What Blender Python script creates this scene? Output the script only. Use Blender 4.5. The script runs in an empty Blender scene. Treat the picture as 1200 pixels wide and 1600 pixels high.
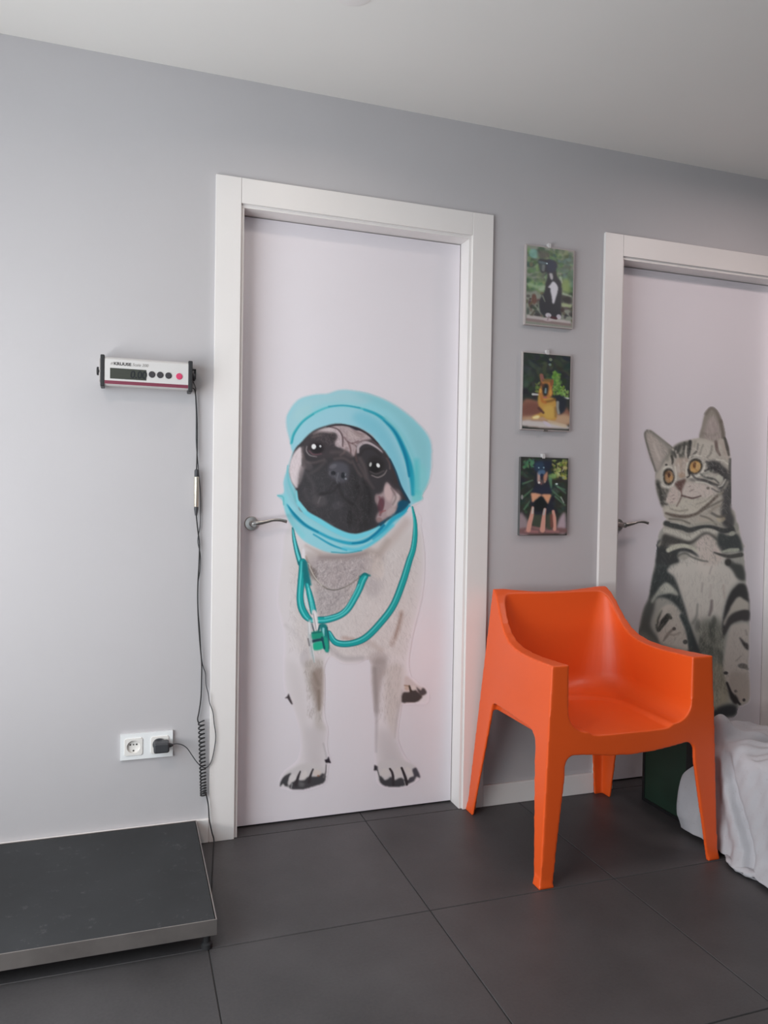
import bpy, bmesh, math, random
import numpy as np
from mathutils import Vector, Matrix

C = bpy.context.scene.collection
PI = math.pi

# ================= camera =================
CAM = np.array([-0.260332, -2.499904, 1.143272])
CR = np.array([0.946984, -0.320886, 0.015907]); CF = np.array([0.321172, 0.946788, -0.020989]); CU = np.array([-0.008326, 0.024985, 0.999653])
FPX = 1180.421
cd = bpy.data.cameras.new('camera'); cam = bpy.data.objects.new('camera', cd); C.objects.link(cam)
m = Matrix.Identity(4)
for i in range(3):
    m[i][0] = CR[i]; m[i][1] = CU[i]; m[i][2] = -CF[i]; m[i][3] = CAM[i]
cam.matrix_world = m
cd.sensor_fit = 'HORIZONTAL'; cd.sensor_width = 36; cd.lens = FPX/1200*36; cd.clip_start = .02
bpy.context.scene.camera = cam
# ================= light =================
sc = bpy.context.scene
sc.view_settings.view_transform = 'Standard'; sc.view_settings.look = 'None'
sc.view_settings.gamma = 1; sc.view_settings.use_curve_mapping = False
sc.view_settings.exposure = 0.05
w = bpy.data.worlds.new('sky'); sc.world = w; w.use_nodes = True
w.node_tree.nodes['Background'].inputs[0].default_value = (.80, .90, 1, 1)
w.node_tree.nodes['Background'].inputs[1].default_value = 1.0
def area(name, loc, target, sx, sy, power, col, spread=180):
    l = bpy.data.lights.new(name, 'AREA'); l.shape = 'RECTANGLE'; l.size = sx; l.size_y = sy
    l.energy = power; l.color = col; l.spread = math.radians(spread)
    o = bpy.data.objects.new(name, l); C.objects.link(o); o.location = loc
    o.rotation_euler = (Vector(target)-Vector(loc)).to_track_quat('-Z', 'Y').to_euler()
    return o
# daylight through the shop window on the left, plus an added low lamp brightening the ceiling
area('window_daylight', (-1.50, -1.62, 1.18), (2, -1.62, 1.16), 2.1, 1.6, 48.5, (.83, .94, 1))
area('ceiling_fill', (-1.48, -1.62, .55), (.8, -1.3, 2.49), 2.0, .35, 17, (1, .90, .83))  # added lamp aimed upwards to lift the ceiling
area('front_fill', (-.2, -3.92, 1.3), (.2, 0, 1.2), 1.8, 2.1, 1.5, (.95, .95, 1))  # weak fill from the unseen front of the room
# warm ceiling lamps, the last one an added fill
area('downlight_glow', (.3, -.52, 2.47), (.3, -.52, 0), .09, .09, 1.2, (1, .86, .74), 150)
area('downlight_room', (-.9, -1.7, 2.47), (-.9, -1.7, 0), .30, .30, 9.5, (1, .80, .70), 170)
area('fill_right', (2.1, -.80, 2.47), (2.1, -.80, 0), .30, .30, 6.5, (1, .82, .78), 175)  # added to lift the right-hand door and wall, no fitting there

# ================= helpers =================
def lin(c):
    c = np.array(c, float)/255
    return np.where(c <= .04045, c/12.92, ((c+.055)/1.055)**2.4)
def tag(o, label=None, cat=None, group=None, kind=None):
    if label: o['label'] = label
    if cat: o['category'] = cat
    if group: o['group'] = group
    if kind: o['kind'] = kind
    return o
def empty(name, loc=(0, 0, 0)):
    o = bpy.data.objects.new(name, None); C.objects.link(o); o.location = loc; o.empty_display_size = .05
    return o
def link(name, me, mat, parent=None, smooth=False, bevel=0, seg=2, loc=None):
    o = bpy.data.objects.new(name, me); C.objects.link(o)
    if mat: me.materials.append(mat)
    if smooth:
        for p in me.polygons: p.use_smooth = True
    if parent:
        o.parent = parent
        pw = Vector((0, 0, 0)); q = parent
        while q: pw += q.location; q = q.parent
        o.location = -pw
    if loc is not None: o.location = Vector(o.location)+Vector(loc)
    if bevel:
        md = o.modifiers.new('bevel', 'BEVEL'); md.width = bevel; md.segments = seg; md.limit_method = 'ANGLE'; md.angle_limit = math.radians(40)
        md.harden_normals = True
        for p in me.polygons: p.use_smooth = True
        me.set_sharp_from_angle(angle=math.radians(40))
    return o
def bmobj(name, bm, mat, parent=None, **k):
    me = bpy.data.meshes.new(name); bmesh.ops.recalc_face_normals(bm, faces=bm.faces); bm.to_mesh(me); bm.free()
    return link(name, me, mat, parent, **k)
def add_box(bm, x0, x1, y0, y1, z0, z1):
    v = [bm.verts.new((x, y, z)) for x in (x0, x1) for y in (y0, y1) for z in (z0, z1)]
    for f in ((0, 1, 3, 2), (4, 6, 7, 5), (0, 4, 5, 1), (2, 3, 7, 6), (0, 2, 6, 4), (1, 5, 7, 3)):
        bm.faces.new([v[i] for i in f])
def box(name, x0, x1, y0, y1, z0, z1, mat, parent=None, bevel=0, **k):
    bm = bmesh.new(); add_box(bm, x0, x1, y0, y1, z0, z1)
    return bmobj(name, bm, mat, parent, bevel=bevel, **k)
def add_tube(bm, pts, r, seg=10, cap=True):
    pts = [Vector(p) for p in pts]; n = len(pts)
    rr = [r]*n if not hasattr(r, '__len__') else [float(np.interp(i/(n-1), np.linspace(0, 1, len(r)), r)) for i in range(n)]
    up = Vector((.13, .2, .97)); rings = []
    t0 = (pts[1]-pts[0]).normalized()
    if abs(t0.dot(up)) > .95: up = Vector((1, 0, .1))
    nrm = (up-t0*up.dot(t0)).normalized()
    for i, p in enumerate(pts):
        t = (pts[min(i+1, n-1)]-pts[max(i-1, 0)]).normalized()
        nrm = (nrm-t*nrm.dot(t)).normalized(); b = t.cross(nrm)
        rings.append([bm.verts.new(p+(nrm*math.cos(a)+b*math.sin(a))*rr[i]) for a in [2*PI*k/seg for k in range(seg)]])
    for a, b in zip(rings, rings[1:]):
        for k in range(seg): bm.faces.new((a[k], a[(k+1) % seg], b[(k+1) % seg], b[k]))
    if cap: bm.faces.new(rings[0][::-1]); bm.faces.new(rings[-1])
def tube(name, pts, r, mat, parent=None, seg=10, **k):
    bm = bmesh.new(); add_tube(bm, pts, r, seg); return bmobj(name, bm, mat, parent, smooth=True, **k)
def curve(pts, n=8):
    P = [Vector(p) for p in pts]; Q = [2*P[0]-P[1]]+P+[2*P[-1]-P[-2]]; out = []
    for i in range(1, len(Q)-2):
        a, b, c, d = Q[i-1:i+3]
        for k in range(n):
            t = k/n; out.append(.5*((2*b)+(c-a)*t+(2*a-5*b+4*c-d)*t*t+(3*b-a-3*c+d)*t**3))
    return out+[P[-1]]
def lathe(name, prof, centre, axis, mat, parent=None, seg=28, smooth=True, **k):
    """prof: list of (radius, height along axis)"""
    ax = Vector(axis).normalized(); u = ax.orthogonal().normalized(); v = ax.cross(u); c = Vector(centre)
    bm = bmesh.new(); rings = []
    for r, h in prof:
        rings.append([bm.verts.new(c+ax*h+(u*math.cos(a)+v*math.sin(a))*r) for a in [2*PI*i/seg for i in range(seg)]])
    for a, b in zip(rings, rings[1:]):
        for i in range(seg): bm.faces.new((a[i], a[(i+1) % seg], b[(i+1) % seg], b[i]))
    bm.faces.new(rings[0]); bm.faces.new(rings[-1])
    o = bmobj(name, bm, mat, parent, **k)
    if smooth:
        for p in o.data.polygons: p.use_smooth = True
        o.data.set_sharp_from_angle(angle=math.radians(35))
    return o
def ray(px, py): return CF+CR*(px-600)/FPX-CU*(py-800)/FPX
def at(px, py, y):
    """point of the plane y = const measured in the photograph"""
    d = ray(px, py); return Vector(CAM+d*(y-CAM[1])/d[1])
def on(px, py, z=0):
    d = ray(px, py); return Vector(CAM+d*(z-CAM[2])/d[2])

# ================= materials =================
def mat(name, col, rough=.5, metal=0, spec=.5, var=0, scale=20, bump=0, bscale=60, coat=0, detail=4):
    m = bpy.data.materials.new(name); m.use_nodes = True; t = m.node_tree; b = t.nodes['Principled BSDF']
    b.inputs['Base Color'].default_value = (*col, 1); b.inputs['Roughness'].default_value = rough
    b.inputs['Metallic'].default_value = metal; b.inputs['Specular IOR Level'].default_value = spec
    b.inputs['Coat Weight'].default_value = coat
    tc = t.nodes.new('ShaderNodeTexCoord')
    if var:
        n = t.nodes.new('ShaderNodeTexNoise'); n.inputs['Scale'].default_value = scale; n.inputs['Detail'].default_value = detail
        t.links.new(tc.outputs['Object'], n.inputs['Vector'])
        r = t.nodes.new('ShaderNodeValToRGB'); r.color_ramp.elements[0].position = .3; r.color_ramp.elements[1].position = .7
        r.color_ramp.elements[0].color = (*[c*(1-var) for c in col], 1); r.color_ramp.elements[1].color = (*[min(1, c*(1+var)) for c in col], 1)
        t.links.new(n.outputs['Fac'], r.inputs[0]); t.links.new(r.outputs[0], b.inputs['Base Color'])
    if bump:
        n = t.nodes.new('ShaderNodeTexNoise'); n.inputs['Scale'].default_value = bscale; n.inputs['Detail'].default_value = 3
        t.links.new(tc.outputs['Object'], n.inputs['Vector'])
        bp = t.nodes.new('ShaderNodeBump'); bp.inputs['Strength'].default_value = bump; bp.inputs['Distance'].default_value = .002
        t.links.new(n.outputs['Fac'], bp.inputs['Height']); t.links.new(bp.outputs[0], b.inputs['Normal'])
    return m
M = dict(
    wall=mat('grey_wall_paint', (.512, .490, .504), .75, var=.015, scale=2.5, bump=.06, bscale=220),
    ceiling=mat('ceiling_paint', (.80, .775, .75), .9, var=.01, scale=3),
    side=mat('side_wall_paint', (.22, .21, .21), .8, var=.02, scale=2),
    white=mat('white_lacquer', (.82, .78, .765), .38, var=.01, scale=6),
    leaf=mat('white_door_vinyl', (.82, .768, .812), .42, var=.008, scale=4, bump=.02, bscale=40),
    grout=mat('dark_grout', (.030, .029, .030), .9),
    nickel=mat('brushed_nickel', (.50, .47, .45), .32, metal=1),
    steel=mat('worn_stainless_steel', (.42, .38, .36), .38, metal=.9, var=.12, scale=14),
    rubber=mat('black_rubber', (.022, .022, .024), .7),
    black=mat('black_plastic', (.020, .020, .022), .45),
    charcoal=mat('charcoal_plastic', (.045, .046, .052), .5),
    silver=mat('painted_aluminium', (.66, .64, .63), .42, metal=.15),
    socket=mat('white_socket_plastic', (.86, .87, .88), .35),
    cream=mat('cream_socket_plastic', (.82, .79, .76), .4),
    hole=mat('dark_hole', (.06, .055, .05), .8),
    screen=mat('lcd_screen', (.040, .044, .034), .45), digit=mat('lcd_digit', (.010, .012, .014), .3),
    maroon=mat('maroon_stripe', (.20, .035, .065), .4), ink=mat('black_ink', (.05, .045, .045), .6), greyink=mat('grey_ink', (.30, .28, .27), .6),
    keyblack=mat('key_dark', (.040, .036, .042), .5), keyred=mat('key_red', (.62, .05, .14), .5),
    orange=mat('orange_polypropylene', (.84, .104, .014), .40, var=.02, scale=5, bump=.02, bscale=500),
    green=mat('dark_green_board', (.012, .032, .020), .5, var=.4, scale=4), edge=mat('black_edge', (.008, .008, .009), .5),
    conn=mat('satin_metal_barrel', (.62, .58, .50), .35, metal=.7),
    clip=mat('clear_plastic_clip', (.62, .60, .60), .3), board=mat('pale_print_board', (.46, .41, .40), .6), darkboard=mat('dark_print_board', (.10, .10, .10), .6),
    window=mat('window_frame_grey', (.25, .25, .26), .4),
)
# lens of the downlight
m = bpy.data.materials.new('lit_lamp_lens'); m.use_nodes = True
b = m.node_tree.nodes['Principled BSDF']; b.inputs['Emission Color'].default_value = (1, .93, .88, 1); b.inputs['Emission Strength'].default_value = 2.2
M['lens'] = m
m = bpy.data.materials.new('window_glass'); m.use_nodes = True
b = m.node_tree.nodes['Principled BSDF']; b.inputs['Transmission Weight'].default_value = 1; b.inputs['Roughness'].default_value = .02; b.inputs['Base Color'].default_value = (.95, 1, .98, 1)
M['glass'] = m
# floor tiles: cloudy anthracite porcelain
def tile_mat():
    m = bpy.data.materials.new('anthracite_porcelain'); m.use_nodes = True; t = m.node_tree; b = t.nodes['Principled BSDF']
    tc = t.nodes.new('ShaderNodeNewGeometry')
    n1 = t.nodes.new('ShaderNodeTexNoise'); n1.inputs['Scale'].default_value = 3.2; n1.inputs['Detail'].default_value = 7; n1.inputs['Roughness'].default_value = .6
    n2 = t.nodes.new('ShaderNodeTexNoise'); n2.inputs['Scale'].default_value = 130; n2.inputs['Detail'].default_value = 2
    for n in (n1, n2): t.links.new(tc.outputs['Position'], n.inputs['Vector'])
    mx = t.nodes.new('ShaderNodeMixRGB'); mx.inputs[0].default_value = .25
    t.links.new(n1.outputs['Fac'], mx.inputs[1]); t.links.new(n2.outputs['Fac'], mx.inputs[2])
    r = t.nodes.new('ShaderNodeValToRGB'); r.color_ramp.elements[0].position = .32; r.color_ramp.elements[1].position = .68
    r.color_ramp.elements[0].color = (.048, .045, .047, 1); r.color_ramp.elements[1].color = (.078, .073, .076, 1)
    t.links.new(mx.outputs[0], r.inputs[0])
    oi = t.nodes.new('ShaderNodeObjectInfo'); hv = t.nodes.new('ShaderNodeHueSaturation'); mr = t.nodes.new('ShaderNodeMapRange')
    mr.inputs['To Min'].default_value = .92; mr.inputs['To Max'].default_value = 1.08
    t.links.new(oi.outputs['Random'], mr.inputs['Value']); t.links.new(mr.outputs[0], hv.inputs['Value']); t.links.new(r.outputs[0], hv.inputs['Color'])
    t.links.new(hv.outputs[0], b.inputs['Base Color']); b.inputs['Roughness'].default_value = .48; b.inputs['Specular IOR Level'].default_value = .4
    bp = t.nodes.new('ShaderNodeBump'); bp.inputs['Strength'].default_value = .12; bp.inputs['Distance'].default_value = .001
    t.links.new(n2.outputs['Fac'], bp.inputs['Height']); t.links.new(bp.outputs[0], b.inputs['Normal'])
    return m
M['tile'] = tile_mat()
def speckle_mat(name, base, spot, scale, thr, rough, cloud=.2):
    m = bpy.data.materials.new(name); m.use_nodes = True; t = m.node_tree; b = t.nodes['Principled BSDF']
    tc = t.nodes.new('ShaderNodeTexCoord')
    n = t.nodes.new('ShaderNodeTexNoise'); n.inputs['Scale'].default_value = scale; n.inputs['Detail'].default_value = 5; n.inputs['Roughness'].default_value = .75
    c = t.nodes.new('ShaderNodeTexNoise'); c.inputs['Scale'].default_value = 5; c.inputs['Detail'].default_value = 5
    for q in (n, c): t.links.new(tc.outputs['Object'], q.inputs['Vector'])
    r = t.nodes.new('ShaderNodeValToRGB'); r.color_ramp.elements[0].position = thr; r.color_ramp.elements[1].position = thr+.12
    r.color_ramp.elements[0].color = (*base, 1); r.color_ramp.elements[1].color = (*spot, 1)
    t.links.new(n.outputs['Fac'], r.inputs[0])
    r2 = t.nodes.new('ShaderNodeValToRGB'); r2.color_ramp.elements[0].position = .3; r2.color_ramp.elements[1].position = .7
    r2.color_ramp.elements[0].color = (1-cloud,)*3+(1,); r2.color_ramp.elements[1].color = (1, 1, 1, 1)
    t.links.new(c.outputs['Fac'], r2.inputs[0])
    mx = t.nodes.new('ShaderNodeMixRGB'); mx.blend_type = 'MULTIPLY'; mx.inputs[0].default_value = 1
    t.links.new(r.outputs[0], mx.inputs[1]); t.links.new(r2.outputs[0], mx.inputs[2]); t.links.new(mx.outputs[0], b.inputs['Base Color'])
    b.inputs['Roughness'].default_value = rough
    bp = t.nodes.new('ShaderNodeBump'); bp.inputs['Strength'].default_value = .25; bp.inputs['Distance'].default_value = .001
    t.links.new(n.outputs['Fac'], bp.inputs['Height']); t.links.new(bp.outputs[0], b.inputs['Normal'])
    return m
M['mat'] = speckle_mat('scuffed_black_mat', (.030, .032, .035), (.085, .085, .088), 30, .60, .62, .35)
M['towel'] = speckle_mat('grey_white_towel_cloth', (.50, .49, .52), (.40, .36, .37), 110, .60, .95, .12)
def print_mat(name, rough=.45):
    m = bpy.data.materials.new(name); m.use_nodes = True; t = m.node_tree; b = t.nodes['Principled BSDF']
    a = t.nodes.new('ShaderNodeAttribute'); a.attribute_name = 'ink'; t.links.new(a.outputs['Color'], b.inputs['Base Color'])
    b.inputs['Roughness'].default_value = rough
    return m
M['print'] = print_mat('printed_vinyl', .45); M['photo'] = print_mat('glossy_photo_print', .35)

# ================= the room =================
DW, CW, DH, X2, HC = .9917, .0818, 2.1712, 1.4695, 2.4921     # door width over casings, casing, height, second door, ceiling
XA, Y1, TS, REC = .5411, .0098, .6, .0787
WY = .012                                                     # wall face; casings stand 12 mm proud at y = 0
XL, XR, YF = -1.62, 3.7, -4.05
bm = bmesh.new()
add_box(bm, XL, CW+.01, WY, .13, 0, HC)
add_box(bm, DW-CW-.01, X2+CW+.01, WY, .13, 0, HC)
add_box(bm, X2+DW-CW-.01, XR, WY, .13, 0, HC)
for x in (0, X2): add_box(bm, x+CW+.01, x+DW-CW-.01, WY, .13, DH-CW-.008, HC)
add_box(bm, XL, XR, .13, .2, 0, HC)  # unseen sheet added behind the leaves, keeps sky light out of the gaps
tag(bmobj('wall_back', bm, M['wall']), kind='structure')
tag(box('ceiling', XL-.2, XR+.2, YF-.2, .2, HC, HC+.1, M['ceiling']), kind='structure')
tag(box('wall_right', XR, XR+.12, YF, .2, 0, HC, M['side']), kind='structure')
# left wall with the shop window
bm = bmesh.new()
wy0, wy1, wz0, wz1 = -2.70, -.55, .40, 2.30
add_box(bm, XL-.15, XL, YF, wy0, 0, HC); add_box(bm, XL-.15, XL, wy1, .2, 0, HC)
add_box(bm, XL-.15, XL, wy0, wy1, 0, wz0); add_box(bm, XL-.15, XL, wy0, wy1, wz1, HC)
tag(bmobj('wall_left', bm, M['side']), kind='structure')
# front wall with the glazed entrance
gx0, gx1 = -1.2, .8
bm = bmesh.new()
add_box(bm, XL-.15, gx0, YF-.12, YF, 0, HC); add_box(bm, gx1, XR+.12, YF-.12, YF, 0, HC); add_box(bm, gx0, gx1, YF-.12, YF, 2.38, HC)
tag(bmobj('wall_front', bm, M['side']), kind='structure')
def window(name, fixed, a0, a1, z0, z1, axis):
    w = tag(empty(name, (XL, (wy0+wy1)/2, z0) if axis == 'x' else ((gx0+gx1)/2, YF, z0)), kind='structure')
    bm = bmesh.new(); t = .05
    def b(a, b_, c, d):
        if axis == 'x': add_box(bm, fixed-.10, fixed-.04, a, b_, c, d)
        else: add_box(bm, a, b_, fixed-.10, fixed-.04, c, d)
    b(a0, a0+t, z0, z1); b(a1-t, a1, z0, z1); b(a0+t, a1-t, z0, z0+t); b(a0+t, a1-t, z1-t, z1); mid = (a0+a1)/2; b(mid-t/2, mid+t/2, z0+t, z1-t)
    bmobj('window_frame', bm, M['window'], w)
    bm = bmesh.new()
    for p, q in ((a0+t, mid-t/2), (mid+t/2, a1-t)):
        if axis == 'x': add_box(bm, fixed-.075, fixed-.069, p, q, z0+t, z1-t)
        else: add_box(bm, p, q, fixed-.075, fixed-.069, z0+t, z1-t)
    bmobj('pane', bm, M['glass'], w)
window('window_1', XL, wy0, wy1, wz0, wz1, 'x'); window('window_2', YF, gx0, gx1, .0, 2.38, 'y')

# floor: grout bed and every tile
fl = tag(box('floor', XL-.15, XR+.1, YF-.12, .2, -.06, -.0022, M['grout']), kind='structure')
bmt = bmesh.new(); g = .0016; add_box(bmt, g, TS-g, g, TS-g, -.008, 0)
me = bpy.data.meshes.new('floor_tile'); bmesh.ops.recalc_face_normals(bmt, faces=bmt.faces)
bmesh.ops.bevel(bmt, geom=[e for e in bmt.edges if e.verts[0].co.z > -.001 and e.verts[1].co.z > -.001], offset=.0012, segments=1, affect='EDGES')
bmt.to_mesh(me); bmt.free(); me.materials.append(M['tile'])
for i in range(-5, 6):
    for j in range(-7, 1):
        x, y = XA+i*TS, Y1+j*TS
        o = bpy.data.objects.new('floor_tile', me)
        if x+TS > XR+.01 or y+TS > .13 or x < XL or y < YF:            # cut tiles along the walls
            x0, x1, y0, y1 = max(x, XL), min(x+TS, XR), max(y, YF), min(y+TS, .13)
            if x1-x0 < .02 or y1-y0 < .02: continue
            bm = bmesh.new(); add_box(bm, x0+g-x, x1-g-x, y0+g-y, y1-g-y, -.008, 0)
            me2 = bpy.data.meshes.new('floor_tile'); bmesh.ops.recalc_face_normals(bm, faces=bm.faces); bm.to_mesh(me2); bm.free(); me2.materials.append(M['tile'])
            o = bpy.data.objects.new('floor_tile', me2)
        C.objects.link(o); o.parent = fl; o.location = (x, y, 0)

# baseboards
def baseboard(name, x0, x1):
    tag(box(name, x0, x1, -.001, WY, 0, .078, M['white'], bevel=.0025), kind='structure')
baseboard('baseboard_left', XL, -.0005); baseboard('baseboard_middle', DW+.0005, X2-.0005); baseboard('baseboard_right', X2+DW+.0005, XR)

# doors
def door(name, x):
    d = tag(empty(name, (x+DW/2, REC, 0)), kind='structure')
    box('casing', x, x+CW, 0, WY+.002, 0, DH, M['white'], d, bevel=.0015)
    box('casing', x+DW-CW, x+DW, 0, WY+.002, 0, DH, M['white'], d, bevel=.0015)
    box('casing', x+CW+.0006, x+DW-CW-.0006, .0005, WY+.002, DH-CW, DH, M['white'], d, bevel=.0012)
    # jambs step 10 mm inside the casings
    j = .011
    box('jamb', x+CW-.004, x+CW+j, WY-.002, .128, 0, DH-CW-j, M['white'], d, bevel=.0015)
    box('jamb', x+DW-CW-j, x+DW-CW+.004, WY-.002, .128, 0, DH-CW-j, M['white'], d, bevel=.0015)
    box('jamb', x+CW-.004, x+DW-CW+.004, WY-.002, .128, DH-CW-j, DH-CW+.004, M['white'], d, bevel=.0015)
    box('door_stop', x+CW+j, x+CW+j+.004, REC+.004, .125, .006, DH-CW-j-.004, M['rubber'], d)
    lf = box('door_leaf', x+CW+j+.0025, x+DW-CW-j-.0025, REC, REC+.04, .006, DH-CW-j-.003, M['leaf'], d, bevel=.001)
    # lever handle
    hx, hz = x+.1385, 1.043
    h = lathe('door_handle', [(.0245, 0), (.0245, -.006), (.022, -.009), (.010, -.010), (.0095, -.040), (.011, -.050), (.009, -.054)], (hx, REC, hz), (0, 1, 0), M['nickel'], d)
    pts = [(hx-.004, REC-.045, hz+.001), (hx+.015, REC-.047, hz+.003), (hx+.04, REC-.048, hz+.0075), (hx+.065, REC-.048, hz+.0135), (hx+.09, REC-.047, hz+.0135), (hx+.112, REC-.046, hz+.0085)]
    bm = bmesh.new(); add_tube(bm, curve(pts, 6), [.0095, .0085, .0062, .0052, .0055, .0058], 12)
    bmobj('lever', bm, M['nickel'], h, smooth=True)
    return d
door('door_1', 0); door('door_2', X2)

# ceiling downlight
dl = tag(empty('ceiling_downlight', (.30, -.52, HC)), 'small round recessed ceiling lamp above the dog door at the top edge', 'ceiling light')
lathe('trim_ring', [(.046, .0), (.052, .0), (.052, -.003), (.045, -.004)], (.30, -.52, HC), (0, 0, 1), M['white'], dl)
lathe('lamp_lens', [(.043, .0005), (.043, -.002)], (.30, -.52, HC), (0, 0, 1), M['lens'], dl)

# ---- flat prints: painted on a grid of vertices, colours only -------------------------------
class Canvas:
    """A flat print drawn on a grid; coordinates are those of the traced print."""
    def __init__(s, x0, y0, x1, y1, base, step=1.0):
        s.x0, s.y0, s.st = x0, y0, step
        s.nx = int((x1-x0)/step)+1; s.ny = int((y1-y0)/step)+1
        s.c = np.zeros((s.ny, s.nx, 3)) + np.array(base, float)
        s.m = np.zeros((s.ny, s.nx))
        s.T = (1, 1, 0, 0); s.rng = np.random.RandomState(7)
    def frame(s, ox, oy, k): s.T = (ox, oy, k)
    def tr(s, pts):
        ox, oy, k = s.T[:3]
        return np.array([(ox+x/k, oy+y/k) for x, y in pts], float)
    def spline(s, P, closed, n=6):
        if len(P) < 3: return P
        Q = np.vstack([P[-1], P, P[0], P[1]]) if closed else np.vstack([2*P[0]-P[1], P, 2*P[-1]-P[-2]])
        out = []
        for i in range(1, len(Q)-2):
            a, b, c, d = Q[i-1], Q[i], Q[i+1], Q[i+2]
            for t in np.linspace(0, 1, n, endpoint=False):
                out.append(.5*((2*b)+(c-a)*t+(2*a-5*b+4*c-d)*t*t+(3*b-a-3*c+d)*t**3))
        if not closed: out.append(P[-1])
        return np.array(out)
    def box(s, P, pad):
        i0 = max(0, int((P[:, 0].min()-pad-s.x0)/s.st)); i1 = min(s.nx, int((P[:, 0].max()+pad-s.x0)/s.st)+2)
        j0 = max(0, int((P[:, 1].min()-pad-s.y0)/s.st)); j1 = min(s.ny, int((P[:, 1].max()+pad-s.y0)/s.st)+2)
        if i1 <= i0 or j1 <= j0: return None
        X, Y = np.meshgrid(s.x0+s.st*np.arange(i0, i1), s.y0+s.st*np.arange(j0, j1))
        return slice(j0, j1), slice(i0, i1), X, Y
    @staticmethod
    def blur(a, sig):
        if sig <= .05: return a
        r = int(3*sig+1); k = np.exp(-.5*(np.arange(-r, r+1)/sig)**2); k /= k.sum()
        a = np.pad(a, r, mode='edge')
        a = sum(w*a[:, i:a.shape[1]-2*r+i] for i, w in enumerate(k))
        return sum(w*a[i:a.shape[0]-2*r+i] for i, w in enumerate(k))
    def put(s, sl, m, col, a, grow):
        m = np.clip(m, 0, 1)*a
        c = s.c[sl[0], sl[1]]
        c += (np.array(col, float)-c)*m[..., None]
        if grow: s.m[sl[0], sl[1]] = np.maximum(s.m[sl[0], sl[1]], m)
    def poly(s, pts, col, soft=.8, a=1., smooth=True, grow=False):
        P = s.tr(pts)
        if smooth: P = s.spline(P, True)
        b = s.box(P, 3*soft+2)
        if b is None: return
        sj, si, X, Y = b
        acc = np.zeros(X.shape)
        offs = ((-.25, -.25), (.25, .25), (-.25, .25), (.25, -.25)) if soft < 1 else ((0, 0),)
        for ox, oy in offs:
            ins = np.zeros(X.shape, bool)
            for (x1, y1), (x2, y2) in zip(P, np.roll(P, -1, 0)):
                if y1 == y2: continue
                yy = Y+oy
                row = ((y1 > yy) != (y2 > yy))
                ins ^= row & (X+ox < (x2-x1)*(yy-y1)/(y2-y1)+x1)
            acc += ins
        s.put((sj, si), s.blur(acc/len(offs), soft/s.st), col, a, grow)
    def line(s, pts, w, col, soft=.6, a=1., smooth=True, grow=False):
        """w: width (or list of widths along the points) in print units"""
        P = s.tr(pts)
        W = np.interp(np.linspace(0, 1, len(P)), np.linspace(0, 1, len(w) if hasattr(w, '__len__') else 2), w if hasattr(w, '__len__') else (w, w))
        if smooth and len(P) > 2:
            n = len(P); P = s.spline(P, False); W = np.interp(np.linspace(0, 1, len(P)), np.linspace(0, 1, n), W)
        b = s.box(P, W.max()/2+3*soft+1)
        if b is None: return
        sj, si, X, Y = b
        best = np.full(X.shape, -1e9)
        for k in range(len(P)-1):
            (x1, y1), (x2, y2) = P[k], P[k+1]
            dx, dy = x2-x1, y2-y1; L = dx*dx+dy*dy+1e-9
            t = np.clip(((X-x1)*dx+(Y-y1)*dy)/L, 0, 1)
            d = np.hypot(X-x1-t*dx, Y-y1-t*dy)
            best = np.maximum(best, (W[k]+(W[k+1]-W[k])*t)/2-d)
        s.put((sj, si), .5+best/(2*soft), col, a, grow)
    def blob(s, x, y, rx, ry, col, a=1., ang=0, soft=.5, grow=False):
        (cx, cy), = s.tr([(x, y)]); k = s.T[2]; rx, ry = rx/k, ry/k
        P = np.array([(cx-max(rx, ry)*1.6, cy-max(rx, ry)*1.6), (cx+max(rx, ry)*1.6, cy+max(rx, ry)*1.6)])
        b = s.box(P, 1)
        if b is None: return
        sj, si, X, Y = b
        t = math.radians(ang); u = (X-cx)*math.cos(t)+(Y-cy)*math.sin(t); v = -(X-cx)*math.sin(t)+(Y-cy)*math.cos(t)
        d = np.sqrt((u/rx)**2+(v/ry)**2)
        s.put((sj, si), np.clip((1-d)/max(soft, .02)+.5, 0, 1), col, a, grow)
    def fur(s, pts, n, length, col, a=.3, ang=90, spread=25, w=.7):
        """short hairs inside a polygon"""
        P = s.tr(pts); lo, hi = P.min(0), P.max(0); T = s.T; s.T = (0, 0, 1)
        k = 0
        for _ in range(n*4):
            x, y = lo+(hi-lo)*s.rng.rand(2); ins = False
            for (x1, y1), (x2, y2) in zip(P, np.roll(P, -1, 0)):
                if (y1 > y) != (y2 > y) and x < (x2-x1)*(y-y1)/(y2-y1)+x1: ins = not ins
            if not ins: continue
            t = math.radians((ang(x, y) if callable(ang) else ang)+s.rng.randn()*spread); L = length*(.5+s.rng.rand())
            cc = np.array(col, float)+s.rng.randn()*6
            s.line([(x, y), (x+L*math.cos(t), y+L*math.sin(t))], w, cc, .5, a*(.5+.5*s.rng.rand()), False)
            k += 1
            if k >= n: break
        s.T = T

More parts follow.
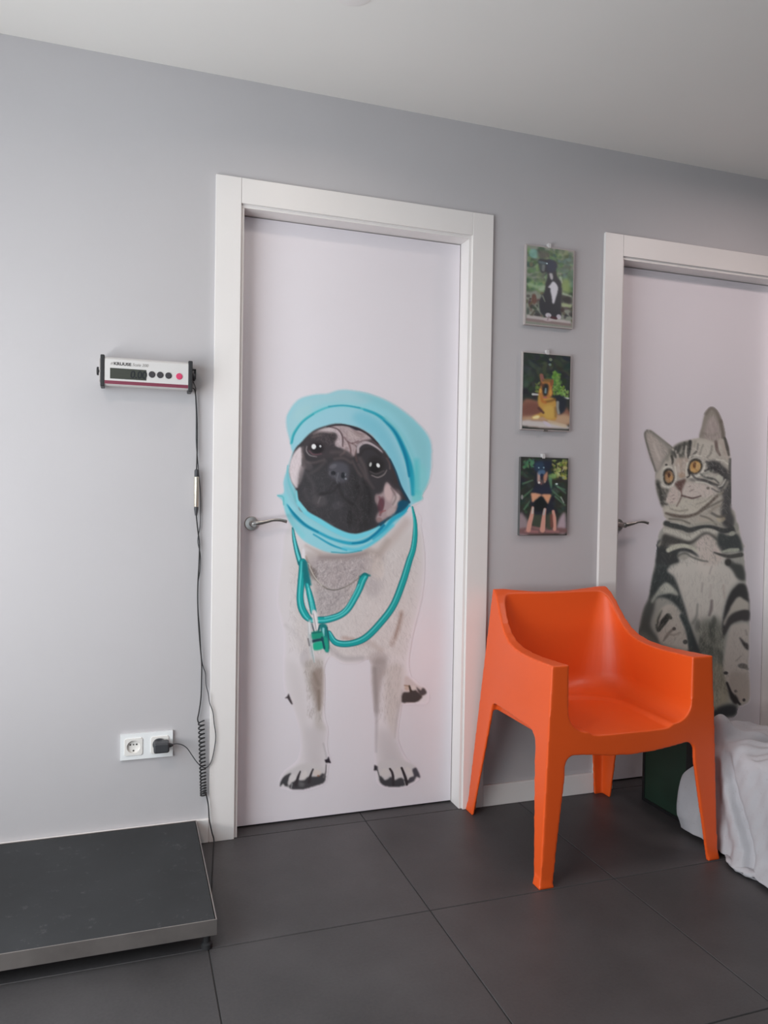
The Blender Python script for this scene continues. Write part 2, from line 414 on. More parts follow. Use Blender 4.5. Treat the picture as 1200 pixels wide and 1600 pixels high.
def paint_dog():
    D = Canvas(424, 600, 694, 1242, (199, 190, 198))
    # ---------------- body
    D.frame(420, 860, 4.104)
    L = (194, 186, 191)
    D.poly([(120,-140),(90,60),(62,300),(85,430),(110,540),(106,720),(112,880),(160,990),(195,1100),(216,1190),(212,1290),(185,1365),(108,1425),(74,1500),(120,1522),(200,1530),(300,1510),(352,1478),(366,1400),(372,1330),(358,1250),(368,1150),(345,1070),(347,850),(345,740),(392,668),(480,712),(560,712),(645,682),(664,740),(660,850),(676,960),(688,1100),(688,1300),(700,1400),(712,1490),(800,1516),(890,1500),(960,1450),(938,1400),(870,1340),(826,1250),(812,1180),(830,1050),(858,960),(1000,975),(1008,900),(960,868),(920,850),(884,750),(898,600),(935,440),(968,300),(985,150),(985,20),(960,-140),(900,-240),(300,-240)], L, 1.6, grow=True)
    D.poly([(180,0),(600,-60),(940,-150),(975,60),(960,240),(925,440),(880,620),(860,700),(760,690),(560,700),(480,700),(380,660),(250,700),(190,640),(160,480),(150,300)], (185,176,177), 8)
    # chest fur
    D.poly([(230,20),(300,10),(700,0),(720,120),(640,180),(540,330),(470,400),(330,420),(300,300),(250,140)], (166,154,154), 4)
    D.poly([(270,60),(600,40),(620,130),(560,190),(480,230),(390,240),(310,180)], (152,140,143), 4, .9)
    D.poly([(240,100),(300,120),(310,190),(270,170)], (95,86,84), 2, .8)
    D.line([(235,40),(285,150)], 3, (120,98,88), 1.5, .6)
    D.poly([(320,250),(500,255),(470,330),(420,400),(340,420),(310,330)], (150,142,146), 4, .7)
    D.poly([(600,190),(700,160),(720,260),(650,300)], (152,142,146), 5, .6)
    D.line([(880,-180),(780,-60),(690,40)], 14, (168,152,150), 5, .6)
    D.line([(640,0),(700,20),(760,-60)], 8, (150,136,132), 4, .5)
    D.blob(700, 120, 40, 70, (188,174,170), .5)
    D.line([(850,400),(830,500),(790,600)], 7, (140,118,112), 3, .6)
    D.line([(850,410),(810,560)], 3, (130,106,98), 1.5, .5)
    D.line([(560,600),(640,590),(720,640)], 9, (166,152,150), 3, .6)
    D.line([(380,620),(480,690),(600,690)], 8, (150,142,146), 3, .55)
    D.blob(700, 690, 70, 40, (150,138,138), .5)
    D.line([(480,560),(560,575)], 6, (150,120,112), 2, .5)
    D.blob(230, 690, 30, 60, (165,157,162), .6)
    D.line([(110,480),(190,560),(240,640)], 5, (176,168,172), 3, .6)
    # left leg
    D.poly([(230,720),(345,700),(347,900),(340,1080),(365,1150),(300,1150),(290,1000),(250,880)], (160,151,148), 4, .8)
    D.poly([(285,770),(342,760),(345,930),(325,1035),(300,960),(275,860)], (130,114,108), 3, .8)
    D.line([(320,900),(322,1020)], 4, (112,98,90), 1.6, .6)
    D.line([(290,790),(320,860)], 5, (110,98,90), 2, .4)
    D.poly([(120,720),(190,740),(230,900),(250,1100),(225,1180),(190,1080),(150,960)], (184,176,180), 5, .9)
    D.poly([(230,1140),(355,1150),(350,1290),(350,1390),(250,1400),(230,1260)], (174,166,170), 6, .8)
    D.line([(350,1240),(370,1330),(366,1400)], 2.4, (150,143,147), 1.6, .6)
    # right leg
    D.poly([(668,700),(740,690),(760,760),(720,860),(700,1040),(686,1060),(664,850)], (140,129,129), 3, .8)
    D.line([(680,760),(690,1030)], 6, (124,114,114), 2.5, .5)
    D.poly([(760,740),(860,740),(850,960),(820,1060),(805,1200),(760,1100),(740,900)], (176,166,165), 4, .9)
    D.line([(856,900),(824,1060),(808,1200)], [3,4,1], (146,137,138), 2.2, .5)
    D.poly([(700,1150),(800,1180),(850,1330),(880,1400),(740,1400),(705,1300)], (172,164,168), 7, .8)
    D.line([(690,1000),(690,1120),(688,1290)], [5,4,2], (150,142,147), 2.4, .6)
    D.fur([(130,100),(960,-40),(900,600),(850,700),(400,650),(130,640)], 1500, 6, (150,140,142), .28, 75, 30)
    D.fur([(130,100),(960,-40),(900,600),(850,700),(400,650),(130,640)], 1100, 6, (208,200,202), .28, 75, 30)
    D.fur([(290,60),(620,40),(560,300),(420,420),(330,410)], 650, 6, (110,100,104), .38, 110, 35)
    D.fur([(290,60),(620,40),(560,300),(420,420),(330,410)], 500, 6, (190,182,184), .38, 110, 35)
    D.fur([(660,700),(860,700),(820,1100),(690,1100)], 260, 6, (140,130,130), .3, 95, 15)
    D.fur([(230,700),(345,700),(340,1080),(250,1060)], 220, 6, (120,108,104), .3, 95, 15)
    # collar shadow under the scarf
    D.line([(330,45),(480,45),(620,20)], 6, (120,104,104), 4, .6)
    D.line([(240,-30),(330,20)], 4, (150,130,125), 3, .4)
    # ---------------- paws
    D.frame(425, 1040, 7.805)
    D.poly([(300,1230),(420,1190),(560,1210),(650,1270),(640,1400),(560,1440),(300,1470),(140,1440),(170,1320)], (180,173,176), 1.6)
    K = (58,56,60)
    D.poly([(98,1478),(104,1420),(150,1350),(232,1312),(205,1380),(190,1440),(215,1470),(160,1470),(135,1440)], K, .9)
    D.poly([(210,1490),(240,1430),(300,1390),(360,1400),(430,1360),(540,1352),(600,1320),(652,1330),(648,1400),(610,1440),(500,1475),(400,1505),(290,1512)], K, 1)
    D.poly([(330,1410),(360,1420),(400,1440),(380,1480),(330,1470)], (110,108,110), 1.5, .6)
    D.line([(345,1290),(318,1360),(290,1460)], [2,4,5], (50,44,48), .8)
    D.line([(500,1265),(470,1340),(450,1420)], [2.4,3.5,5], (50,44,48), .8)
    D.blob(395, 1340, 34, 60, (190,182,182), .8, 15); D.blob(250, 1370, 40, 50, (188,182,184), .8, 25)
    D.blob(550, 1310, 50, 40, (186,172,168), .8, 10); D.blob(565, 1345, 16, 12, (120,70,50), .6)
    D.line([(660,1210),(655,1300),(630,1360)], [1.2,2,3], (90,84,88), .8)
    D.line([(245,1440),(235,1490)], 1.4, (170,168,170), .7, .7); D.line([(200,1430),(195,1480)], 1.4, (150,148,150), .7, .7)
    D.poly([(690,1105),(672,1140),(640,1150),(655,1185),(720,1190),(702,1140)], (40,34,42), .6, smooth=False, grow=True)
    D.poly([(203,340),(185,375),(152,398),(190,400),(220,450),(245,480),(252,465),(225,400)], (56,48,52), .7, smooth=False, grow=True)
    D.frame(560, 1030, 7.615)
    D.poly([(240,1230),(420,1200),(600,1230),(690,1290),(720,1380),(640,1450),(540,1500),(300,1480),(240,1400)], (180,173,176), 1.6)
    D.poly([(246,1400),(270,1392),(320,1440),(390,1400),(430,1440),(500,1410),(570,1440),(640,1400),(660,1440),(600,1480),(520,1512),(420,1520),(320,1508),(262,1470)], K, 1)
    D.poly([(640,1320),(680,1290),(710,1330),(735,1410),(690,1400),(660,1450),(610,1460),(600,1420),(660,1390)], (66,62,70), 1)
    D.line([(375,1305),(400,1345),(412,1400),(415,1490)], [3,3.5,4,4], (48,42,46), .8)
    D.line([(515,1295),(545,1370),(565,1430),(575,1490)], [3.4,4,4.4,4], (44,38,42), .8)
    D.blob(315, 1350, 50, 50, (186,178,178), .8); D.blob(470, 1350, 44, 60, (184,176,176), .8, -10); D.blob(600, 1340, 34, 60, (186,178,178), .8, -25)
    D.line([(590,1430),(605,1385)], 2, (185,180,178), .8, .7); D.line([(545,1450),(560,1500)], 1.5, (160,156,156), .8, .7)
    D.poly([(190,1255),(183,1325),(230,1322),(228,1275)], (44,40,46), .8, smooth=False, grow=True)
    D.line([(228,1320),(250,1400)], 1.6, (80,76,80), .8)
    # hind paw
    D.poly([(560,200),(640,250),(720,320),(780,340),(805,400),(740,460),(690,505),(515,512),(535,390),(540,310)], (178,165,166), 1.4, grow=True)
    D.poly([(530,400),(600,390),(660,360),(720,400),(760,440),(735,480),(690,508),(600,515),(515,508)], (60,54,54), 1)
    D.poly([(690,330),(740,370),(760,345),(785,350),(812,400),(770,430),(730,420)], (70,62,64), .9)
    D.line([(605,320),(625,380)], [3,4], (60,50,46), .8); D.blob(575, 345, 26, 26, (170,146,132), .7); D.line([(550,312),(600,318)], 2, (130,100,80), .8, .7)
    D.blob(655, 345, 26, 30, (190,178,176), .7)
    # ---------------- stethoscope
    D.frame(420, 860, 4.104)
    Tm, Td, Th = (18,146,148), (10,98,108), (110,200,204)
    def tube(pts, w, hi=-.25, hw=.18):
        D.line(pts, w, Td, .7, grow=True); D.line(pts, np.array(w)*.78, Tm, .8)
        P = np.array(pts, float); d = np.gradient(P, axis=0); n = np.stack([-d[:, 1], d[:, 0]], 1); n /= np.linalg.norm(n, axis=1)[:, None]
        wm = np.mean(w)*4.104
        D.line([tuple(q) for q in P+n*wm*hi*-1], np.mean(w)*hw, Th, .7, .75)
    tube([(921,-280),(937,-190),(938,-100),(926,-10),(900,70),(860,200),(800,350),(720,460),(620,560),(520,598),(430,590),(385,530)], [2,5.5,8,9,10,11,11,11,11,10,10,8], -.2)
    D.frame(450, 860, 9.41)
    D.line([(70,-330),(92,-160),(135,20),(185,190)], [3,6,8,9], Td, .8, grow=True); D.line([(70,-300),(94,-150),(130,20),(170,150)], [1.5,3,3.4,4], (90,190,196), .8)
    D.poly([(205,-10),(245,-10),(250,160),(205,160)], (200,192,198), .8, grow=True)
    # ear-tube wire
    D.line([(240,165),(300,190),(325,260),(400,410),(520,530),(650,580),(800,555),(940,480),(1060,390)], [1.6,1.8,1.8,2,2,1.8,1.6,1.4,2], (120,112,108), .7)
    D.line([(290,188),(318,210),(330,270),(400,400),(500,520)], 1.2, (196,188,182), .6, .8)
    D.line([(560,568),(700,585),(820,545)], 1, (80,76,76), .6, .7)
    tube([(215,170),(205,330),(188,520),(178,700),(200,840),(255,950),(310,1010)], [11,11,11,11,12,12,9], -.28)
    D.poly([(210,165),(275,170),(300,300),(340,500),(300,520),(260,560),(225,400)], (12,104,112), 1.2)
    tube([(280,500),(310,620),(345,760),(375,905)], [6,9,10,10], .2)
    D.line([(300,560),(330,740),(355,900)], 1.6, (120,206,206), .7, .8)
    D.line([(255,600),(262,740),(300,860)], [1.5,3,1.5], (176,196,204), .7)
    tube([(330,1030),(450,1025),(580,1015),(760,955),(880,860),(980,700),(1050,560),(1090,450),(1130,380)], [7,11,11,10.5,10.5,10.5,11,12,11], -.22)
    D.line([(1060,385),(1130,350),(1200,370)], 3, (14,104,106), 1.2, .8)
    D.line([(540,990),(740,940),(850,850),(960,660),(1040,500)], 1.6, (130,210,214), .7, .7)
    # chest piece
    D.poly([(350,910),(420,905),(450,1190),(395,1200)], (196,188,192), .8); D.line([(372,930),(420,1190)], 1.2, (120,116,124), .6, .7); D.line([(395,920),(435,1180)], 1.4, (222,214,218), .6, .7)
    D.line([(350,1080),(385,1200)], 2.2, (48,60,72), .7, .8)
    D.line([(470,1100),(440,1210)], 3, (24,84,92), .8)
    D.poly([(470,1090),(560,1090),(590,1200),(605,1400),(600,1480),(570,1500),(530,1440),(500,1250)], (16,110,112), .9, grow=True)
    D.line([(520,1150),(520,1250)], 3.4, (140,200,206), .9, .9); D.line([(575,1130),(600,1300),(600,1440)], 1.4, (30,56,66), .6, .8)
    D.poly([(335,1210),(490,1190),(510,1290),(340,1310)], (24,134,112), .9, grow=True); D.line([(340,1218),(490,1198)], 2, (10,80,84), .7, .8)
    D.line([(345,1340),(510,1310)], 5, (30,62,76), .9)
    D.poly([(365,1370),(500,1340),(520,1440),(380,1465)], (26,158,128), .9, grow=True)
    D.poly([(520,1290),(560,1280),(595,1380),(585,1480),(550,1470)], (30,150,124), 1.1, .9)
    D.line([(500,1280),(535,1440)], 3, (14,70,84), .8)
    D.poly([(298,1040),(340,1050),(345,1250),(375,1500),(395,1600),(340,1560),(305,1340)], (168,172,178), 1.2, .9, grow=True)
    D.line([(310,1060),(330,1250),(360,1450),(390,1640)], 2, (208,206,210), .8, .8)
    D.line([(330,1240),(350,1440),(385,1640)], 1.4, (110,132,132), .8, .7); D.line([(295,1300),(315,1400)], 2, (70,66,72), .9, .7)
    # ---------------- scarf and cap
    D.frame(420, 590, 4.2857)
    Cl = (132,190,204)
    D.poly([(150,470),(120,300),(135,230),(200,150),(300,118),(390,112),(470,88),(560,90),(700,122),(830,180),(960,275),(1050,370),(1085,450),(1085,560),(1078,660),(1050,730),(1015,790),(1025,815),(960,850),(930,860),(900,920),(840,990),(740,1080),(640,1150),(520,1175),(400,1170),(300,1130),(220,1080),(160,1000),(120,920),(95,830),(58,790),(100,770),(100,690),(130,600),(160,500)], Cl, .9, grow=True)
    D.poly([(120,330),(140,240),(200,155),(320,120),(400,112),(470,90),(560,92),(700,125),(640,180),(500,170),(380,180),(260,240),(190,330),(160,400)], (146,188,200), 3, .9)
    D.poly([(560,100),(720,130),(850,195),(980,300),(1060,400),(1075,500),(1060,640),(1000,560),(930,380),(850,260),(740,190)], (122,180,192), 5, .9)
    D.blob(1010, 690, 60, 110, (112,184,190), .6); D.blob(985, 790, 50, 40, (90,186,186), .5)
    D.blob(230, 240, 70, 40, (150,190,198), .5, -35)
    # cap band
    D.poly([(160,430),(200,350),(280,275),(400,212),(500,205),(620,218),(720,265),(800,330),(860,420),(905,520),(940,640),(960,720),(950,860),(900,780),(850,640),(780,490),(700,400),(600,335),(470,310),(330,355),(230,420),(170,500)], (138,188,204), 1.5)
    D.poly([(620,230),(740,290),(820,400),(880,540),(930,700),(930,820),(880,730),(830,600),(760,460),(690,380),(600,320),(560,260)], (108,176,196), 4, .8)
    D.line([(150,440),(170,370),(230,290),(310,235),(400,198),(500,188),(600,202),(690,232),(770,275)], [3,3.5,3,2.6,2.2,2,2.4,2.8,3.5], (62,166,178), 1.4)
    D.line([(155,435),(172,375),(225,300),(300,245)], [2,2.4,2,1.6], (30,140,158), 1, .8)
    D.line([(400,194),(500,186),(610,203)], 1.2, (20,130,160), .9, .9)
    D.line([(640,215),(720,245),(790,300),(850,370),(900,470),(940,580),(960,680),(965,780)], [2,3,5,7,8,9,8,5], (24,142,168), 2)
    D.line([(770,285),(835,350),(880,430),(920,540),(940,660)], [1.5,2.6,3.6,4,3], (0,112,148), 1.4, .9)
    D.line([(780,270),(860,345),(930,450),(985,600),(1000,720)], 5, (110,180,190), 3, .6)
    D.line([(990,560),(985,760)], 8, (70,176,186), 4, .6)
    # left edge of the scarf
    D.poly([(165,495),(130,600),(110,700),(130,800),(200,880),(190,780),(150,700),(140,600)], (126,182,196), 1.5)
    D.line([(125,590),(135,700),(185,830)], [2,3,4], (100,176,188), 1.5, .8)
    sel = (D.c[..., 2]-D.c[..., 0] > 25); D.c[sel] *= np.array([1.0, .965, .965])
    # face opening
    D.poly([(170,490),(220,430),(300,355),(400,318),(470,308),(540,320),(610,340),(680,385),(750,460),(810,545),(845,620),(880,720),(935,830),(900,890),(860,915),(790,960),(740,1000),(670,1030),(590,1047),(500,1035),(400,990),(330,945),(250,895),(200,840),(185,760),(150,690),(138,610)], (52,48,52), .8)
    # light cheek left
    D.poly([(160,520),(215,465),(222,560),(205,640),(190,740),(150,690),(136,610)], (196,182,188), 1.1)
    D.poly([(205,600),(240,600),(225,680),(195,720)], (160,144,148), 1.6, .7)
    # forehead
    D.poly([(270,385),(330,355),(400,330),(470,318),(570,335),(640,360),(700,400),(660,420),(600,450),(590,500),(560,530),(540,520),(480,470),(440,450),(440,380),(380,365),(300,378)], (160,142,146), 1.6)
    D.poly([(400,335),(470,340),(492,400),(480,460),(445,455),(450,400),(400,365)], (176,160,166), 1.5, .9)
    D.poly([(330,355),(400,338),(440,360),(430,378),(360,362)], (178,164,168), 1.3, .9)
    D.line([(400,328),(460,345),(492,390),(496,460)], [1.5,2,2.5,2], (74,56,60), .9, .9)
    D.line([(390,330),(450,318),(520,320),(600,345),(670,385),(730,445)], [1.5,2,2,2.5,3,3], (44,36,42), .9)
    D.poly([(540,325),(620,348),(580,352)], (36,34,44), .8)
    D.line([(505,400),(530,430),(560,440),(600,425)], 2, (96,72,76), 1, .8); D.line([(530,430),(548,480),(545,530)], [2,2.5,2.5], (92,68,70), 1, .8)
    D.line([(560,440),(590,470),(580,510),(590,560)], [2,2,3,3], (80,62,62), 1.1, .8)
    D.blob(515, 460, 16, 24, (166,146,150), .7); D.blob(570, 480, 13, 40, (150,130,134), .6); D.blob(560, 390, 50, 26, (168,150,152), .6, 15)
    D.blob(600, 380, 44, 16, (130,112,112), .5, 25)
    # right brow
    D.line([(598,500),(600,465),(630,438),(670,438),(720,465),(762,500)], [3,4.5,5,4,3,2], (164,150,156), 1.2)
    D.line([(590,440),(640,420),(700,430),(760,480)], 2, (92,74,78), 1, .7)
    # left brow & eye
    D.poly([(268,390),(330,372),(420,372),(446,400),(440,450),(470,480),(520,490),(560,530),(540,560),(420,540),(340,540),(260,520),(228,470),(240,430)], (58,52,56), 1.8)
    D.line([(290,400),(350,385)], 3, (96,84,84), 1.5, .6); D.blob(430, 395, 30, 28, (46,42,44), .8)
    D.blob(320, 470, 54, 44, (48,40,44), .9)
    D.line([(255,460),(252,490),(275,520),(320,530)], [1.2,1.6,1.4,1], (150,140,144), .8, .8); D.line([(270,490),(300,515),(350,510)], 2, (104,72,82), 1, .8)
    D.blob(325, 475, 38, 32, (30,26,30), .9)
    D.blob(301, 462, 15, 17, (226,222,228), 1); D.blob(345, 460, 7, 8, (190,188,194), .9)
    D.line([(230,520),(250,560),(300,570),(370,550)], 3, (98,86,88), 2, .6); D.line([(225,470),(230,560),(240,600)], 4, (110,96,98), 2, .6)
    D.blob(260, 590, 40, 26, (92,82,86), .6, 40)
    D.line([(420,500),(500,500),(545,520)], 5, (84,74,76), 2.5, .6)
    # right eye
    D.blob(715, 590, 62, 62, (40,36,38), .9); D.blob(710, 600, 36, 34, (24,22,24), .9)
    D.blob(732, 588, 11, 15, (222,220,222), 1, -25); D.blob(681, 582, 8, 15, (180,178,178), .9, 15)
    D.line([(690,655),(730,668),(770,650),(790,620)], [1.5,2,2,1.2], (128,118,118), .8, .8); D.line([(680,630),(720,645),(770,625)], 1.6, (84,78,80), 1, .8)
    D.line([(790,540),(808,570),(812,610)], [2,3,2], (116,100,102), 1.2, .8)
    D.line([(610,540),(640,600),(660,680),(700,740)], [5,6,5,3], (84,74,76), 2.5, .7)
    D.line([(600,580),(640,660),(650,720)], 3, (100,84,84), 2, .5)
    D.line([(770,500),(820,590),(850,700)], 5, (56,44,46), 2, .6)
    # nose
    D.poly([(400,600),(420,572),(470,562),(520,580),(540,620),(530,690),(480,705),(430,680),(400,650)], (72,70,78), 2)
    D.blob(432, 640, 17, 14, (26,26,32), .9); D.blob(497, 655, 15, 20, (26,28,34), .9)
    D.blob(430, 595, 26, 14, (100,96,104), .6, -20); D.blob(513, 650, 5, 10, (120,122,130), .7, 15); D.blob(408, 640, 7, 16, (96,92,100), .6)
    D.line([(465,640),(455,690),(470,720)], 1.6, (110,108,116), .8, .7); D.blob(516, 678, 7, 7, (130,132,140), .9); D.line([(440,660),(470,690)], 2, (88,86,94), .9, .6)
    # muzzle
    D.poly([(230,640),(300,600),(380,600),(400,660),(460,710),(540,700),(580,620),(640,700),(700,760),(720,860),(700,960),(600,1035),(500,1025),(380,970),(260,890),(205,820),(205,720)], (54,52,56), 5, .7)
    D.poly([(560,620),(640,700),(690,800),(690,980),(600,1030),(540,900)], (40,38,40), 5, .8)
    D.blob(340, 820, 50, 40, (82,76,80), .55, 30); D.blob(460, 855, 40, 26, (72,68,74), .5, -20); D.blob(220, 880, 24, 16, (96,86,92), .6, 40)
    D.line([(330,840),(345,800)], 2, (120,112,116), 1.2, .5); D.line([(440,700),(400,760),(330,790)], 3, (40,36,40), 2.5, .6)
    D.line([(230,890),(300,930),(420,985)], 4, (70,64,68), 2, .5)
    D.blob(540, 940, 18, 60, (34,32,34), .6); D.blob(600, 740, 16, 60, (32,30,32), .5, -20)
    # cheek right
    D.poly([(790,700),(830,740),(870,760),(885,800),(870,860),(840,905),(780,950),(730,970),(720,930),(745,880),(720,840),(715,790),(760,770)], (150,130,134), 1.8)
    D.blob(800, 770, 26, 60, (182,158,160), .8, -8); D.blob(850, 820, 20, 50, (176,160,162), .8, 20); D.blob(820, 900, 36, 26, (166,150,152), .7, -40)
    D.blob(752, 850, 22, 50, (76,44,54), .8, 10); D.line([(740,800),(760,870),(745,920)], 3, (96,56,64), 1.6, .7)
    D.line([(820,740),(850,800),(830,850)], 2.4, (100,84,86), 1.4, .6); D.blob(722, 810, 12, 30, (126,106,110), .6)
    D.line([(745,905),(780,890)], 2, (130,74,76), 1, .7); D.blob(740, 950, 18, 14, (120,92,92), .6)
    D.line([(800,690),(860,760),(890,790)], 3, (60,50,54), 1.6, .7)
    D.fur([(230,640),(400,600),(560,640),(700,760),(690,960),(590,1030),(380,970),(215,840)], 700, 5, (84,80,84), .3, 100, 50)
    D.fur([(270,385),(470,318),(700,400),(600,450),(560,530),(440,450)], 260, 4, (120,100,104), .35, 80, 40)
    D.fur([(160,520),(215,465),(222,560),(190,740),(136,610)], 80, 4, (170,154,160), .35, 90, 20)
    for pts, w, c, so, al in (
        ([(250,640),(290,700),(300,770)], 5, (78,72,76), 3, .5), ([(240,760),(270,820),(330,860)], 6, (72,66,70), 3, .5),
        ([(380,560),(330,610),(280,640)], 4, (84,76,78), 2.4, .5), ([(470,720),(500,800),(560,850)], 4, (34,31,34), 2.2, .6),
        ([(470,715),(420,770),(340,780)], 3, (34,31,34), 2, .6), ([(600,640),(620,740),(600,840),(620,930)], 4, (70,64,68), 3, .45),
        ([(640,700),(680,800),(670,900)], 5, (30,28,30), 3, .6), ([(560,880),(600,960),(580,1010)], 4, (64,58,62), 2.6, .4),
        ([(440,545),(500,540),(550,570)], 3, (96,84,84), 1.8, .5), ([(560,560),(590,620),(620,660)], 3, (98,84,84), 1.8, .5),
        ([(300,380),(360,362),(430,372)], 2, (120,104,106), 1.4, .6), ([(610,520),(640,480),(700,480),(750,520)], 3, (40,34,36), 2, .7),
        ([(560,345),(600,372),(650,380)], 2.4, (124,104,106), 1.4, .6), ([(480,345),(520,380),(530,420)], 2, (126,108,110), 1.4, .5),
        ([(520,470),(505,500),(480,520)], 3, (110,92,92), 1.6, .5)): D.line(pts, w, c, so, al)
    # dark inner rim and lower scarf folds
    D.line([(810,545),(850,630),(885,730),(940,835)], [2,2.5,3,4], (20,52,72), .9, .9)
    D.poly([(870,830),(935,830),(915,890),(850,915),(800,945),(760,985),(720,1010),(740,980),(850,900)], (14,70,96), 1.2)
    D.line([(940,860),(900,905),(830,950),(780,1010),(700,1080)], [3,6,7,6,3], (40,148,176), 1.8)
    D.line([(200,840),(250,905),(340,960),(450,1025),(560,1065),(650,1045),(740,1000)], [6,7,8,8,9,7,3], (104,184,202), 1.4)
    D.line([(185,760),(195,830),(240,890)], [2,4,6], (116,186,200), 1.2)
    D.line([(120,850),(170,920),(240,985),(340,1040),(440,1085),(560,1110),(660,1085),(760,1010)], [2,5,5,4,4,5,5,3], (34,144,172), 1.6)
    D.line([(125,855),(180,925),(250,990),(330,1035)], [1.5,3,3,2], (8,110,140), 1.1, .9)
    D.line([(560,1110),(640,1098),(710,1050),(770,990)], [2,3,3.6,4], (0,106,142), 1.2, .9)
    D.line([(300,1050),(420,1120),(520,1155)], [2,3,2], (24,134,164), 1.2, .9)
    D.line([(110,800),(115,870),(150,960),(230,1060)], 6, (118,184,196), 2, .7)
    D.line([(500,1145),(600,1150),(720,1090),(830,990)], 5, (70,172,196), 2, .7)
    D.line([(420,1168),(520,1174),(620,1158)], 1.6, (30,128,150), .9, .8)
    D.line([(60,790),(95,800),(100,850)], 2, (80,166,174), 1, .8)
    return D

def paint_cat():
    D = Canvas(998, 634, 1182, 1146, (164,154,162))
    D.frame(980, 860, 5.4545)
    W, K, G = (158,150,148), (48,50,52), (110,106,102)
    # body silhouette (print continues behind the chair)
    D.poly([(300,-190),(262,0),(232,130),(205,280),(180,420),(140,500),(110,640),(100,720),(140,900),(220,1100),(330,1300),(430,1420),(560,1480),(700,1490),(780,1430),(900,1410),(930,1350),(940,1330),(1000,1310),(1040,1250),(1030,1000),(1038,600),(1036,420),(1010,260),(990,0),(950,-120),(900,-240),(600,-300)], (128,124,122), 1, grow=True)
    # white chest
    D.poly([(340,170),(430,110),(520,20),(580,-50),(700,-60),(790,20),(870,90),(915,180),(950,250),(880,330),(830,480),(800,640),(760,560),(700,620),(640,740),(600,700),(590,560),(520,620),(490,500),(440,330),(400,220)], W, 3)
    D.poly([(560,20),(680,0),(760,60),(740,200),(640,200)], (164,154,152), 4, .8)
    # belly
    D.poly([(600,640),(700,580),(800,620),(820,900),(840,1060),(850,1200),(760,1300),(690,1420),(660,1100),(640,900)], (96,94,90), 5)
    D.poly([(680,1000),(800,960),(850,1120),(860,1260),(760,1350),(690,1400),(660,1200)], (118,110,100), 4)
    D.poly([(700,1240),(800,1200),(860,1280),(800,1330),(690,1380)], (132,124,114), 4, .8)
    for x,y,rx,ry,a in ((720,680,26,70,.8),(640,800,30,60,.7),(700,850,60,40,.6),(740,600,20,40,.6),(680,1010,40,40,.7),(790,900,26,60,.6),(600,640,24,50,.5),(730,760,22,40,.5)): D.blob(x,y,rx,ry,(62,62,60),a,soft=.8)
    D.poly([(690,1420),(740,1360),(820,1320),(900,1310),(940,1340),(920,1410),(800,1425)], (44,44,48), 2.5)
    # left flank dark
    D.poly([(262,-80),(400,-60),(440,0),(400,90),(340,170),(400,230),(440,330),(490,480),(530,620),(600,800),(640,900),(560,880),(510,860),(520,700),(480,560),(400,450),(300,400),(220,420),(190,400),(215,230),(245,110)], K, 1.6)
    D.poly([(190,400),(240,380),(230,500),(200,640),(270,760),(280,800),(200,790),(100,720),(110,640),(140,510)], (66,66,66), 2.2)
    # white band on the shoulder
    D.poly([(205,430),(240,370),(290,300),(330,272),(380,300),(425,350),(430,385),(370,370),(300,378),(250,400),(215,450)], (132,130,126), 1.4)
    D.poly([(280,330),(330,285),(370,310),(400,350),(330,355)], (150,146,142), 1.4, .8)
    # left forearm
    D.poly([(245,580),(290,500),(350,460),(410,480),(470,580),(510,700),(525,780),(510,860),(400,840),(290,800),(260,700)], (152,143,140), 1.6)
    D.poly([(240,640),(255,560),(300,500),(270,600),(262,700)], (60,60,58), 1.2)
    D.line([(350,560),(310,610),(270,680)], [9,10,5], (46,46,46), 1.2); D.line([(350,560),(370,575)], 5, (56,54,52), 1)
    D.line([(290,500),(250,580),(245,620)], 3, (140,136,130), 1, .7)
    D.line([(400,665),(360,700),(330,740),(310,770)], [4,4,4,2], (100,90,86), 1.2, .8); D.blob(400, 668, 16, 14, (60,56,56), .8)
    D.line([(340,710),(400,720),(450,700)], 3, (124,112,108), 1.2, .7); D.blob(495, 780, 20, 20, (50,50,50), .8)
    D.blob(380, 520, 40, 40, (142,134,130), .5)
    D.line([(470,560),(520,680),(545,820)], 8, (52,56,58), 2)
    # right arm
    D.poly([(1036,400),(1010,300),(960,280),(900,330),(860,400),(830,500),(810,640),(815,760),(850,680),(900,600),(1000,560),(1036,560)], (46,44,46), 1.6)
    D.poly([(820,620),(860,530),(900,450),(950,395),(1000,420),(1036,450),(1036,510),(980,510),(900,560),(840,640)], (140,132,128), 1.4)
    D.poly([(830,650),(870,560),(940,520),(1036,520),(1036,600),(960,600),(880,640),(830,720)], (54,50,52), 1.6)
    D.poly([(880,660),(930,630),(1030,630),(1034,760),(1030,1000),(1040,1150),(1030,1270),(980,1300),(930,1280),(880,1210),(850,1140),(820,1020),(840,820)], (148,138,136), 1.6)
    D.poly([(955,740),(1000,780),(1030,800),(1030,850),(995,820)], (50,46,48), 1.1)
    D.blob(985, 985, 40, 22, (64,60,60), .8, 5); D.blob(1010, 1000, 30, 14, (80,74,72), .6, 30); D.blob(840, 1045, 20, 14, (44,40,42), .9)
    D.line([(930,940),(970,900)], 2, (110,100,98), 1, .6)
    D.poly([(880,1050),(960,1040),(1030,1080),(1036,1250),(980,1300),(920,1270),(870,1180)], (132,120,116), 2.4, .7)
    D.poly([(850,1140),(880,1200),(930,1240),(950,1290),(920,1310),(880,1260)], (36,32,34), 1.3)
    D.line([(850,1130),(900,1240),(960,1310)], 3.4, (38,34,36), 1.1); D.blob(925, 1200, 14, 12, (66,58,60), .8); D.blob(995, 1275, 13, 14, (44,40,42), .9)
    D.line([(1010,680),(1020,720)], 3, (110,102,100), 1, .5)
